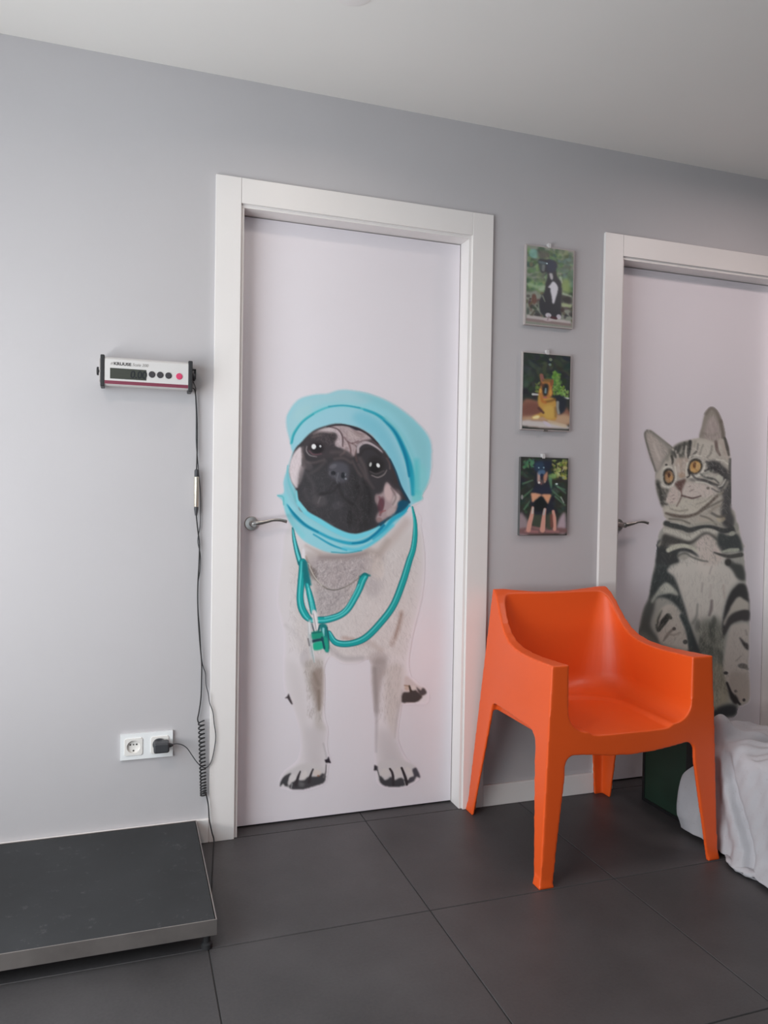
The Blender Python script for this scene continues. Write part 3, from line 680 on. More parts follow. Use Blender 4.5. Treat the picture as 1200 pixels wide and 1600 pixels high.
    # chest marks
    D.line([(720,430),(715,500),(700,550)], [4,5,4], (92,82,84), 1.6, .8); D.line([(640,280),(635,350)], 3, (124,114,114), 1.4, .5)
    D.line([(600,460),(590,560),(560,620)], [2,3,4], (96,92,90), 1.8, .7); D.line([(700,200),(720,140)], 2, (120,110,112), 1.2, .5)
    D.line([(715,300),(705,400)], 3, (140,128,128), 2, .5); D.line([(820,300),(830,400)], 3, (130,112,108), 2, .4)
    D.poly([(830,110),(860,70),(920,110),(985,130),(1005,250),(940,240),(890,160)], (56,56,56), 1.8)
    D.blob(860, 100, 26, 30, (46,44,44), .9)
    D.fur([(340,170),(900,180),(830,480),(640,740),(520,620)], 420, 6, (128,120,120), .3, 95, 18)
    D.fur([(600,640),(820,640),(850,1200),(700,1400),(640,900)], 420, 6, (60,60,58), .35, 95, 25)
    D.fur([(600,640),(820,640),(850,1200),(700,1400),(640,900)], 300, 6, (140,134,126), .35, 95, 25)
    D.fur([(275,0),(400,-20),(440,330),(530,620),(560,880),(400,450),(190,400)], 300, 5, (86,88,88), .35, 100, 25)
    D.fur([(880,660),(1030,650),(1030,1250),(880,1200)], 260, 5, (126,116,114), .35, 95, 25)
    D.fur([(245,580),(410,480),(525,780),(290,800)], 160, 5, (120,112,108), .35, 110, 25)
    # haunch behind the chair
    D.poly([(110,690),(280,800),(560,880),(640,930),(680,1100),(700,1420),(560,1460),(430,1400),(320,1270),(210,1080),(130,880)], (92,90,86), 4)
    for pts in ([(150,840),(280,900),(420,920),(560,960)],[(220,1020),(340,1060),(480,1080),(610,1100)],[(320,1200),(430,1220),(540,1230),(640,1240)],[(430,1340),(520,1350),(620,1350)]): D.line(pts, [5,9,9,5], (46,46,48), 2)
    D.poly([(240,890),(460,900),(480,1000),(420,1150),(330,1120),(270,1000)], (142,134,130), 5, .7)
    D.fur([(110,690),(280,800),(640,930),(700,1420),(430,1400),(210,1080)], 500, 6, (120,116,110), .35, 95, 25)
    # ---------------- neck and head
    D.frame(990, 620, 5.714)
    D.poly([(290,1100),(270,1180),(255,1260),(236,1350),(560,1362),(962,1350),(960,1290),(945,1200),(915,1100),(870,1000),(600,980)], (134,128,124), 1.2, grow=True)
    # ears
    D.poly([(98,330),(120,298),(160,302),(210,340),(280,400),(350,460),(330,560),(240,660),(200,740),(190,650),(150,560),(115,430)], (112,106,104), .9, grow=True)
    D.poly([(110,350),(150,330),(210,380),(290,450),(320,500),(260,560),(230,650),(195,640),(150,500)], (134,124,122), 2)
    D.line([(120,300),(100,340),(130,460),(170,580),(195,660)], 2.4, (84,80,78), 1.2, .8)
    D.line([(180,420),(230,560)], 3, (160,150,148), 2, .6); D.line([(250,440),(290,520)], 4, (104,98,96), 2, .5)
    D.line([(150,305),(260,385),(345,455)], 2, (96,92,88), 1.2, .8)
    D.poly([(585,370),(610,260),(635,160),(690,100),(740,130),(780,210),(805,310),(815,390),(850,480),(760,520),(640,440)], (112,104,100), .9, grow=True)
    D.poly([(625,340),(650,230),(690,170),(740,200),(775,320),(780,400),(700,430),(640,400)], (126,114,114), 2.4)
    D.line([(645,150),(690,100),(740,130),(780,220)], 5, (92,84,80), 2, .8); D.line([(780,220),(800,320),(805,400)], 6, (86,78,74), 2, .8)
    D.line([(620,330),(690,340),(760,330)], 4, (98,90,86), 2.4, .5); D.line([(680,220),(710,330)], 4, (142,130,130), 2, .5)
    # head base
    D.poly([(345,460),(400,415),(500,385),(580,370),(700,380),(810,380),(850,480),(862,620),(860,800),(862,960),(870,1020),(800,1080),(600,1130),(400,1130),(290,1090),(255,985),(220,880),(200,800),(200,700),(240,640),(300,540)], (140,132,128), 1, grow=True)
    D.poly([(560,400),(700,400),(800,440),(780,520),(700,560),(620,560),(560,500)], (148,140,136), 3)
    D.poly([(740,400),(790,440),(800,520),(850,560),(845,480),(815,400)], (140,128,124), 2)
    D.line([(735,400),(745,470),(770,520)], [5,5,3], (86,72,70), 1.3, .9); D.line([(815,370),(835,450),(850,520)], [4,5,3], (64,60,58), 1.2, .9)
    D.line([(650,360),(720,390),(760,370)], 4, (112,100,98), 2, .6)
    # forehead stripes
    D.poly([(330,480),(400,420),(500,395),(520,410),(500,480),(480,550),(430,560),(380,540),(330,520)], (74,72,70), 1.8)
    D.line([(350,470),(385,500),(400,560)], [3,4,3], (146,138,134), 1.1, .9); D.line([(440,450),(420,500)], [3,4], (128,122,118), 1.2, .8); D.line([(470,440),(465,520),(490,560)], [2,4,3], (152,144,140), 1.1, .9)
    D.line([(505,400),(500,470),(485,545)], [5,4,3], (50,48,48), 1.1); D.line([(340,530),(350,570),(345,600)], [4,4,2], (60,58,56), 1.1)
    D.line([(300,560),(320,480)], 5, (100,96,92), 2, .6); D.blob(292, 608, 12, 10, (40,38,38), .8)
    D.line([(560,490),(530,520),(515,540)], [3,3,2], (60,56,54), 1, .8); D.line([(545,440),(550,400)], 4, (120,114,108), 2, .6)
    # nose bridge
    D.poly([(380,560),(460,540),(490,560),(480,640),(460,720),(400,720),(375,650)], (140,126,120), 2)
    D.blob(400, 640, 14, 50, (156,146,144), .6); D.blob(450, 600, 14, 50, (150,140,138), .6); D.blob(430, 700, 30, 24, (136,112,98), .7)
    # eyes
    D.poly([(250,650),(290,620),(350,640),(370,700),(372,770),(330,810),(260,800),(235,770)], (150,144,140), 1.3)
    D.poly([(265,680),(290,645),(330,642),(358,680),(365,730),(345,775),(305,790),(272,760)], (40,36,34), .9)
    D.poly([(282,690),(310,660),(340,672),(356,715),(340,755),(305,770),(282,740)], (132,100,74), .9)
    D.blob(305, 680, 24, 16, (80,56,40), .7); D.blob(318, 700, 14, 22, (62,40,34), .9); D.blob(335, 725, 14, 24, (158,120,82), .6)
    D.line([(240,775),(290,808),(340,800),(368,760)], [2,3,3,2], (164,158,156), .9, .9)
    D.poly([(480,640),(490,590),(540,540),(600,560),(625,620),(600,690),(540,720),(490,720)], (150,144,140), 1.2)
    D.poly([(486,640),(505,575),(550,550),(595,565),(615,610),(600,660),(560,690),(520,690),(492,690)], (40,36,34), .9)
    D.poly([(500,630),(515,590),(555,572),(592,590),(600,625),(580,665),(545,680),(512,665)], (150,114,74), .9)
    D.blob(545, 610, 16, 26, (82,50,32), .9); D.blob(575, 620, 20, 34, (166,134,92), .7); D.blob(530, 655, 24, 12, (168,134,88), .6)
    D.line([(500,715),(550,712),(600,690),(628,640),(640,600)], [2,3,3,3,2], (166,160,156), .9, .9)
    D.line([(480,720),(500,700),(486,650)], 2.2, (46,42,42), .9, .9)
    # cheek markings right
    D.poly([(655,590),(700,570),(760,580),(800,620),(840,660),(845,760),(800,760),(770,690),(720,680),(670,650)], (54,52,54), 1.8)
    D.poly([(500,735),(560,740),(640,740),(700,770),(760,800),(830,740),(850,640),(862,760),(860,960),(800,960),(790,860),(740,810),(680,790),(600,755),(520,750)], (62,60,62), 1.8)
    D.poly([(640,700),(690,695),(740,700),(790,720),(800,760),(760,760),(700,740),(640,740)], (144,138,134), 1.5)
    D.blob(770, 720, 30, 26, (150,146,140), .8, 20); D.line([(620,690),(670,670),(700,650)], 4, (120,118,114), 1.5, .8); D.blob(700, 660, 14, 14, (112,110,106), .7)
    D.line([(600,690),(640,720),(700,735)], 3, (80,80,80), 1.2, .8)
    D.line([(862,560),(858,700),(862,900)], 4, (56,54,54), 1.6, .8)
    # left cheek
    D.poly([(200,740),(240,760),(245,810),(320,830),(300,880),(260,985),(225,900),(205,820)], (72,70,68), 1.6)
    D.line([(230,830),(290,850),(300,900)], 4, (110,104,100), 1.4, .7); D.line([(240,880),(280,920)], 2.4, (54,50,50), 1, .8)
    D.line([(250,950),(300,960)], 3, (58,54,54), 1.2, .8)
    # nose
    D.poly([(368,770),(420,745),(465,735),(455,790),(435,835),(410,840),(385,810)], (78,58,56), 1.3)
    D.line([(425,840),(430,880)], 2, (74,50,50), .9, .9)
    # muzzle
    D.poly([(345,800),(390,830),(420,870),(400,960),(340,960),(290,930),(310,860)], (156,142,140), 1.6)
    D.poly([(440,830),(470,770),(560,770),(680,790),(740,820),(700,900),(580,900),(500,905),(440,880)], (158,146,144), 2)
    D.poly([(270,1000),(400,940),(440,900),(560,910),(680,900),(720,860),(700,930),(600,1020),(480,1050),(340,1040)], (152,144,138), 2)
    D.line([(430,882),(480,895),(530,905),(600,885)], [2.6,2.4,2.4,1.6], (66,48,48), .9, .9); D.line([(430,885),(410,930),(385,975)], [2.4,2,2], (90,72,70), 1, .8)
    for x,y in ((500,800),(530,830),(510,840),(350,880),(360,910),(340,940)): D.blob(x,y,14,5,(116,100,100),.7,-20)
    D.blob(665, 815, 16, 13, (84,78,74), .8)
    D.line([(790,860),(740,890),(690,940),(620,1000),(560,1045),(460,1070),(360,1060),(290,1040)], [3,4,4,5,4,5,5,3], (74,64,60), 1.6, .9)
    D.line([(800,920),(740,950),(660,990),(600,1020)], [3,3,3,2], (86,80,76), 1.3, .8); D.line([(760,880),(820,800),(840,760)], 4, (130,124,118), 1.6, .7)
    D.line([(800,970),(740,980),(680,1030)], 4, (118,108,102), 1.8, .7)
    D.poly([(790,960),(862,900),(870,1010),(900,1100),(880,1180),(800,1150),(780,1050)], (62,60,62), 2)
    D.blob(780, 1090, 40, 30, (150,136,120), .6); D.blob(640, 1090, 70, 26, (142,132,126), .7)
    for pts, w, c in (
        ([(700,440),(690,500),(660,540)], 3, (104,98,94)), ([(620,430),(600,480),(590,530)], 2.4, (110,104,100)), ([(575,420),(570,470)], 2.4, (88,84,82)),
        ([(410,440),(390,500)], 3, (52,50,50)), ([(455,410),(445,470)], 3, (54,52,52)), ([(380,450),(365,490),(375,540)], 2.4, (58,56,56)),
        ([(520,690),(560,730),(640,745),(700,770),(780,800)], 3, (52,50,52)), ([(640,660),(690,640),(740,650),(790,700)], 3, (44,42,44)),
        ([(660,720),(720,735),(760,770)], 2.4, (60,58,58)), ([(700,820),(760,850),(800,830)], 2.4, (70,66,66)), ([(650,580),(700,620),(690,660)], 3, (50,48,50)),
        ([(560,960),(640,930),(700,880)], 2, (126,118,112)), ([(330,1000),(400,1020),(480,1010)], 3, (118,110,104)), ([(215,780),(240,840),(250,920)], 4, (48,46,46)),
        ([(260,830),(290,870),(280,920)], 2.4, (60,56,56)), ([(700,1040),(760,1070),(820,1060)], 4, (76,72,70)), ([(600,1060),(680,1090),(740,1140)], 3, (92,86,82)),
        ([(320,1090),(420,1100),(500,1130)], 3, (80,76,72)), ([(820,1120),(870,1160),(900,1200)], 5, (54,52,54))): D.line(pts, w, c, 1.2, .75)
    for pts, w in (([(500,540),(540,520),(600,530)],2.4),([(370,620),(380,690),(375,740)],2.4),([(480,590),(470,650),(470,700)],2.4),([(560,760),(640,770),(700,800)],2.4),([(740,560),(800,570),(840,600)],2.4),([(270,640),(300,622),(340,628)],2.2),([(760,800),(790,790),(820,740)],2.4)): D.line(pts, w, (166,160,156), 1, .8)
    # neck rings
    D.line([(290,1130),(360,1150),(440,1170),(500,1190),(600,1165),(700,1165),(800,1195),(880,1185)], [8,9,8,8,6,6,8,9], (52,52,54), 1.5)
    D.line([(330,1120),(400,1130),(470,1150)], 2, (140,136,132), .9, .8); D.line([(560,1140),(700,1120),(780,1140)], 3, (128,122,116), 1.2, .7)
    D.line([(280,1190),(360,1210),(440,1245),(500,1265),(560,1220),(640,1190),(720,1205),(800,1250)], [6,7,7,6,6,6,6,4], (152,146,142), 1.4)
    D.poly([(265,1230),(330,1240),(420,1270),(500,1290),(560,1260),(640,1210),(720,1240),(760,1290),(700,1260),(640,1240),(560,1290),(500,1320),(420,1320),(330,1320),(240,1380),(245,1300)], (58,56,56), 1.6)
    D.poly([(760,1210),(850,1240),(920,1220),(960,1290),(970,1380),(900,1370),(800,1390),(750,1330)], (52,54,56), 1.8)
    D.blob(880, 1220, 30, 20, (134,132,126), .8, -20); D.blob(920, 1165, 20, 40, (110,108,104), .6)
    D.poly([(235,1330),(300,1340),(400,1330),(500,1350),(600,1440),(560,1420),(460,1380),(380,1400),(400,1480),(205,1490),(220,1400)], (50,50,52), 1.5)
    D.line([(310,1370),(360,1345),(440,1330),(520,1350),(570,1385)], [7,8,7,5,3], (150,146,138), 1.4)
    D.poly([(560,1300),(640,1230),(700,1250),(750,1330),(790,1400),(760,1490),(620,1490),(580,1400)], (158,146,144), 2)
    D.blob(600, 1310, 30, 30, (162,148,148), .7); D.blob(720, 1380, 26, 24, (150,134,134), .6)
    D.line([(720,1390),(780,1410),(860,1425),(960,1410)], [2,4,6,7], (60,58,58), 1.2); D.line([(790,1385),(860,1370),(930,1365)], [3,6,5], (140,140,132), 1.3, .9)
    D.line([(400,1420),(460,1400),(520,1430),(600,1460),(660,1470)], [4,4,3,3,2], (80,78,76), 1.2, .8)
    D.blob(450, 1430, 40, 24, (130,124,120), .7)
    D.fur([(250,700),(500,400),(850,480),(860,1000),(400,1130),(250,950)], 700, 5, (110,104,102), .3, 70, 50)
    D.fur([(250,700),(500,400),(850,480),(860,1000),(400,1130),(250,950)], 400, 5, (168,160,158), .3, 70, 50)
    D.fur([(290,1130),(880,1130),(980,1480),(220,1480)], 500, 5, (90,86,84), .32, 80, 30)
    D.fur([(120,320),(340,460),(220,660)], 80, 6, (156,146,144), .4, 230, 20)
    D.fur([(640,380),(690,140),(780,300),(790,420)], 90, 6, (150,140,138), .35, 260, 15)
    return D

def foliage(D, cols, n, r, seed=3, box=None):
    g = np.random.RandomState(seed); k = D.T[2]
    x0, y0, x1, y1 = box or (0, 0, 1, 1)
    for _ in range(n):
        c = np.array(cols[g.randint(len(cols))], float)+g.randn(3)*6
        D.blob(x0+(x1-x0)*g.rand(), y0+(y1-y0)*g.rand(), r*(.4+g.rand()), r*(.3+.5*g.rand()), c, .45+.35*g.rand(), g.rand()*180, .8)

def paint_spaniel():
    D = Canvas(822, 380, 900, 514, (120,120,112), .8); D.m[:] = 1
    D.frame(800, 360, 10)
    foliage(D, [(70,90,66),(92,110,80),(54,74,60),(112,128,92)], 240, 60, 1, (220,230,1000,950))
    foliage(D, [(84,104,98),(66,84,72)], 40, 60, 2, (760,300,1000,800))
    foliage(D, [(60,56,52),(84,70,64),(44,44,42)], 90, 50, 3, (220,950,1000,1420))
    D.blob(330, 330, 80, 80, (112,150,142), .8); D.blob(290, 520, 30, 40, (104,92,76), .7)
    D.poly([(400,260),(560,270),(600,330),(520,400),(400,380)], (84,76,74), 2, .8)
    D.line([(270,860),(380,890),(500,870)], 6, (130,146,118), 2, .8); D.poly([(420,920),(520,860),(530,920),(450,960)], (140,152,130), 1.4)
    D.poly([(800,720),(930,700),(950,900),(880,940),(810,870)], (122,136,82), 2.5, .8); D.line([(780,690),(790,760)], 5, (150,156,140), 1.4, .8)
    D.line([(830,960),(900,980),(960,990)], 4, (150,160,140), 1.4, .8); D.poly([(820,1010),(970,1010),(970,1120),(820,1090)], (48,46,46), 2)
    D.line([(830,1150),(950,1160)], 6, (150,156,120), 1.6, .8); D.blob(350, 1110, 40, 90, (92,60,54), .8); D.line([(425,1150),(430,1280)], 2.4, (116,124,110), 1.2, .8)
    D.poly([(230,1390),(970,1420),(970,1510),(230,1490)], (160,148,148), 1, smooth=False); D.line([(240,1470),(600,1480),(960,1490)], 5, (112,92,92), 1.4, .8)
    # black dog with white chest
    K = (46,46,52)
    D.poly([(410,420),(520,405),(620,400),(700,420),(720,500),(705,560),(730,680),(790,760),(805,900),(800,1200),(800,1360),(720,1400),(640,1400),(560,1360),(500,1370),(450,1300),(440,1120),(520,950),(540,800),(560,700),(550,620),(470,640),(430,560)], K, 1.2)
    D.poly([(560,420),(680,420),(710,520),(660,600),(560,590)], (46,52,70), 2, .8)
    D.poly([(420,480),(490,440),(520,520),(480,600),(430,580)], (76,84,84), 2, .7)
    D.blob(548, 470, 16, 12, (190,200,206), .9); D.line([(495,520),(490,590)], 5, (110,112,114), 1.2, .7); D.line([(430,460),(520,470)], 4, (86,100,110), 1.4, .7)
    D.poly([(595,640),(640,630),(655,700),(640,745),(612,720)], (160,152,156), 1)
    D.poly([(650,770),(690,780),(740,850),(735,950),(710,1040),(685,1140),(655,1140),(640,1040),(615,930),(615,890),(575,880),(610,830)], (184,176,184), 1)
    D.line([(490,1040),(530,1130)], [3,1.4], (112,116,104), 1, .8); D.blob(590, 1360, 50, 40, (180,170,178), .9); D.blob(765, 1370, 40, 44, (176,164,174), .9); D.line([(650,1390),(720,1400)], 4, (70,36,44), 1, .9)
    D.blob(580, 1440, 70, 30, (168,150,156), .7); D.line([(600,1380),(580,1440)], 2, (120,96,104), 1, .7)
    # pale margin
    D.frame(0, 0, 1)
    return D

def paint_shepherd():
    D = Canvas(813, 549, 896, 678, (50,50,48), .8); D.m[:] = 1
    D.frame(800, 530, 10)
    D.poly([(100,150),(1000,150),(1000,920),(100,1000)], (44,48,46), 1, smooth=False)
    foliage(D, [(58,66,58),(40,44,42),(36,40,42)], 120, 70, 1, (160,200,940,880))
    foliage(D, [(92,122,56),(112,140,74),(76,104,52)], 80, 36, 2, (650,480,780,860)); foliage(D, [(100,126,60),(128,150,90)], 40, 26, 5, (780,720,920,900))
    foliage(D, [(80,100,56),(98,112,60)], 24, 24, 6, (350,680,420,860)); D.blob(590, 362, 26, 22, (110,124,118), .8); D.blob(600, 275, 30, 26, (120,126,104), .8)
    D.line([(640,640),(560,600),(500,640)], 4, (74,90,52), 2, .6)
    D.poly([(150,1000),(400,1000),(900,1080),(900,1400),(150,1400)], (124,84,72), 2)
    D.poly([(150,1060),(400,1040),(500,1180),(300,1260),(150,1260)], (104,66,60), 2.5, .8)
    D.poly([(150,1280),(500,1240),(920,1200),(920,1380),(500,1340),(150,1340)], (168,136,112), 2.5, .9)
    D.poly([(140,1340),(420,1340),(600,1350),(900,1390),(900,1450),(140,1430)], (172,160,160), 1.4); D.blob(560, 1380, 80, 30, (176,162,176), .8, 30)
    D.line([(600,1330),(700,1360),(880,1400)], 6, (178,156,132), 1.6, .7)
    # bench ends
    D.line([(300,888),(400,888)], [4,3], (176,172,172), .8, .9); D.line([(850,915),(930,918)], 3, (170,166,166), .8, .9)
    # dog
    D.poly([(700,900),(860,900),(895,1000),(880,1120),(800,1200),(740,1180),(700,1050)], (40,42,50), 1.6)
    T = (166,124,66)
    D.poly([(410,860),(470,900),(600,920),(680,940),(720,1020),(710,1120),(730,1230),(700,1310),(560,1300),(480,1260),(430,1280),(330,1310),(290,1290),(340,1240),(430,1200),(470,1150),(410,1080),(390,980)], T, 1.2)
    D.poly([(500,1100),(640,1060),(680,1180),(660,1280),(520,1260)], (178,144,78), 2, .8); D.poly([(310,1270),(400,1240),(430,1270),(380,1305),(310,1305)], (206,184,140), 1.2)
    D.line([(540,1000),(620,980),(690,950)], 4, (110,76,44), 1.6, .8); D.line([(450,900),(470,990),(520,1010)], 5, (158,92,48), 1.6, .8); D.line([(410,1120),(490,1190)], 4, (74,48,46), 1.3, .8)
    D.line([(740,1000),(740,1100),(760,1180)], 5, (150,144,136), 1.5, .8); D.line([(700,1100),(710,1240)], 4, (120,92,60), 1.6, .6)
    D.poly([(420,545),(465,545),(490,620),(640,620),(650,700),(640,780),(650,860),(600,930),(540,950),(470,930),(410,880),(420,780),(440,700)], (160,104,60), 1.2)
    D.poly([(418,545),(465,540),(495,640),(450,660),(430,600)], (122,78,76), 1); D.poly([(600,640),(650,620),(645,700),(610,740)], (120,70,50), 1.1); D.line([(490,640),(600,640)], 5, (96,76,48), 2, .7)
    D.poly([(470,720),(520,690),(570,710),(570,800),(550,880),(510,910),(480,880),(465,800)], (40,40,42), 1.4); D.line([(525,780),(520,840)], [3,4], (110,126,132), 1.1, .9); D.line([(440,700),(480,730)], 5, (84,52,44), 1.5, .7)
    D.blob(515, 930, 40, 14, (150,84,90), .8); D.blob(430, 820, 24, 40, (190,142,74), .7); D.blob(610, 840, 24, 50, (182,132,66), .7)
    return D

def paint_rottweiler():
    D = Canvas(810, 712, 892, 841, (46,46,44), .8); D.m[:] = 1
    D.frame(800, 700, 10)
    foliage(D, [(40,46,44),(52,64,54),(34,36,38)], 160, 60, 1, (100,140,900,1100))
    foliage(D, [(150,144,80),(112,118,60),(170,168,120),(60,60,40)], 70, 36, 2, (640,160,890,460)); foliage(D, [(86,124,92),(60,96,72)], 30, 34, 3, (150,160,330,300))
    D.poly([(580,400),(700,380),(720,440),(640,470),(580,450)], (108,136,86), 1.6, .9); D.line([(600,480),(610,600),(590,640)], [7,6,2], (84,118,92), 1.4, .9)
    for a,b in (((140,560),(300,500)),((150,780),(310,640)),((170,980),(280,820)),((640,660),(800,790)),((700,560),(880,700)),((700,760),(870,900)),((740,600),(860,640))): D.line([a,b], [3,6,2], (82,110,88), 1.3, .75)
    D.blob(720, 550, 22, 14, (180,184,190), .9); D.blob(130, 780, 20, 40, (150,140,146), .7); D.blob(840, 440, 24, 20, (120,124,120), .7); D.line([(800,770),(850,860)], 2, (150,156,150), 1, .8)
    D.poly([(100,1050),(170,1080),(240,1200),(240,1400),(100,1400)], (128,112,118), 2); D.poly([(780,1130),(880,1030),(890,1370),(740,1340)], (150,130,140), 2)
    D.poly([(140,1290),(880,1290),(880,1370),(140,1390)], (104,76,78), 1.6); D.poly([(330,1050),(480,1060),(460,1290),(320,1250)], (58,62,54), 2)
    D.poly([(560,1080),(650,1060),(650,1300),(560,1290)], (64,64,56), 2)
    for a,b in (((300,1270),(450,1300)),((200,1340),(400,1350)),((560,1340),(760,1350))): D.line([a,b], 4, (150,100,104), 1.5, .6)
    # dog
    K = (38,38,48)
    D.poly([(330,190),(420,170),(520,175),(600,170),(625,230),(600,310),(560,350),(570,470),(600,560),(625,700),(640,850),(700,1000),(640,1010),(560,1060),(480,1060),(360,1060),(320,960),(270,880),(290,720),(330,620),(340,480),(340,360)], K, 1.3)
    D.poly([(330,220),(480,180),(500,330),(400,350),(340,320)], (46,62,84), 2.4, .8); D.poly([(500,170),(610,170),(620,240),(570,320),(520,260)], (36,40,56), 1.8, .8)
    D.blob(405, 290, 14, 12, (130,150,158), .9); D.blob(490, 285, 14, 14, (120,146,160), .8)
    D.poly([(385,380),(430,370),(430,450),(440,520),(410,550),(385,500)], (168,136,132), 1.2); D.poly([(500,400),(555,350),(555,450),(530,520),(490,540),(490,450)], (160,112,96), 1.2); D.line([(430,370),(480,360)], 8, (76,100,130), 1.6, .8)
    D.blob(460, 410, 26, 26, (34,42,66), .9); D.poly([(420,500),(500,500),(480,570),(430,560)], (92,76,76), 1.5, .8); D.blob(415, 535, 22, 20, (196,186,186), .8); D.blob(515, 520, 14, 16, (150,130,120), .7); D.blob(450, 550, 14, 20, (130,80,80), .6)
    D.poly([(330,620),(600,600),(620,700),(320,700)], (40,42,60), 2.5, .7)
    D.poly([(285,715),(360,710),(450,730),(455,760),(400,800),(340,850),(305,860),(290,790)], (184,132,108), 1.1); D.poly([(465,735),(540,720),(625,735),(610,800),(575,880),(545,860),(500,790),(465,760)], (184,130,104), 1.1)
    D.poly([(340,860),(400,800),(460,760),(520,830),(560,900),(500,1000),(360,1000)], (28,30,32), 1.6)
    for pts,w in (([(315,950),(300,1080),(270,1200),(250,1320)],[4,7,8,8]),([(525,980),(510,1080),(500,1200),(490,1320)],[5,6,8,9]),([(670,1010),(690,1120),(700,1220),(700,1310)],[5,7,6,6])):
        D.line(pts, w, (176,126,116), 1.2)
    D.line([(320,960),(312,1040)], 3, (170,170,168), 1.1, .8); D.line([(520,980),(505,1060)], 3, (150,156,160), 1.1, .8); D.line([(640,1080),(650,1260)], 5, (116,64,60), 1.3, .7)
    return D

# ================= printed figures on the doors, photo prints =================
def print_mesh(name, D, place, material, ref, white, parent=None, mask=.02):
    """ref: colour of unprinted white in the photograph at top / bottom of the print; ink = reflectance of the print"""
    ny, nx = D.m.shape
    t = np.linspace(0, 1, ny)[:, None, None]
    R = lin(ref[0])*(1-t)+lin(ref[1])*t
    alb = np.clip(lin(np.clip(D.c, 0, 255))/R*np.array(white), .004, .92)
    ok = D.m > mask
    cell = ok[:-1, :-1] | ok[1:, :-1] | ok[:-1, 1:] | ok[1:, 1:]
    X, Y = np.meshgrid(D.x0+D.st*np.arange(nx), D.y0+D.st*np.arange(ny))
    P = place(X, Y).reshape(-1, 3)
    idx = np.arange(ny*nx).reshape(ny, nx)
    q = np.stack([idx[:-1, :-1][cell], idx[1:, :-1][cell], idx[1:, 1:][cell], idx[:-1, 1:][cell]], 1)
    used = np.unique(q); remap = np.zeros(ny*nx, int); remap[used] = np.arange(len(used)); q = remap[q]
    me = bpy.data.meshes.new(name); me.vertices.add(len(used)); me.vertices.foreach_set('co', P[used].astype('f').ravel())
    me.loops.add(len(q)*4); me.loops.foreach_set('vertex_index', q.ravel().astype('i'))
    me.polygons.add(len(q)); me.polygons.foreach_set('loop_start', np.arange(0, len(q)*4, 4, dtype='i')); me.update(calc_edges=True)
    a = me.color_attributes.new('ink', 'FLOAT_COLOR', 'POINT')
    col = np.ones((len(used), 4), 'f'); col[:, :3] = alb.reshape(-1, 3)[used]; a.data.foreach_set('color', col.ravel())
    return link(name, me, material, parent)
def on_plane(yy):
    def f(X, Y):
        d = CF+CR*((X-600)/FPX)[..., None]-CU*((Y-800)/FPX)[..., None]
        return CAM+d*((yy-CAM[1])/d[..., 1])[..., None]
    return f
tag(print_mesh('dog_decal', paint_dog(), on_plane(REC-.0009), M['print'], [(202,193,201),(192,185,192)], (.82,.768,.812)),
    'life-size pug print on the left door, in turquoise cap and scarf with a teal stethoscope', 'door sticker', 'animal figures printed on the doors')
tag(print_mesh('cat_decal', paint_cat(), on_plane(REC-.0009), M['print'], [(166,157,165),(152,144,152)], (.82,.768,.812)),
    'grey tabby kitten print with amber eyes on the right door, sitting upright behind the chair', 'door sticker', 'animal figures printed on the doors')

def photo_tile(name, D, x0, x1, z0, z1, px, label, margin, clipx):
    r = empty(name, ((x0+x1)/2, WY, (z0+z1)/2)); tag(r, label, 'picture', 'dog photographs on the wall')
    y = -.003
    box('backing_board', x0, x1, y, WY-.001, z0, z1, M['board'] if margin > .002 else M['darkboard'], r, bevel=.001)
    # the print fills the board inside its margin; canvas corners map to the print corners
    (ax, az), (bx, bz) = (x0+margin, z1-margin), (x1-margin, z0+margin)
    W, H = (D.m.shape[1]-1)*D.st, (D.m.shape[0]-1)*D.st
    def f(X, Y):
        u = (X-D.x0)/W; v = (Y-D.y0)/H
        return np.stack([ax+(bx-ax)*u, np.full(X.shape, y-.0008), az+(bz-az)*v], -1)
    print_mesh('photo_print', D, f, M['photo'], [px, px], (.475,.47,.48), r)
    bm = bmesh.new(); add_box(bm, clipx-.006, clipx+.006, y-.0022, WY-.0012, z1-.004, z1+.013)
    bmobj('hanging_clip', bm, M['clip'], r, bevel=.001)
    if name == 'photo_tile' and 'shepherd' in label:
        box('lower_clip', clipx-.01, clipx+.006, y-.002, y+.004, z0-.004, z0+.004, M['steel'], r)
photo_tile('photo_tile', paint_spaniel(), 1.124, 1.331, 1.787, 2.083, (152,146,149), 'top photograph of black dog with white chest sitting before green leaves', .0045, 1.222)
photo_tile('photo_tile', paint_shepherd(), 1.119, 1.326, 1.399, 1.687, (150,144,147), 'middle photograph of tan german shepherd lying down, mouth open, dark background', .0035, 1.224)
photo_tile('photo_tile', paint_rottweiler(), 1.119, 1.323, 1.005, 1.298, (148,142,146), 'lowest photograph, black and tan dog standing among dark spiky leaves', .001, 1.215)

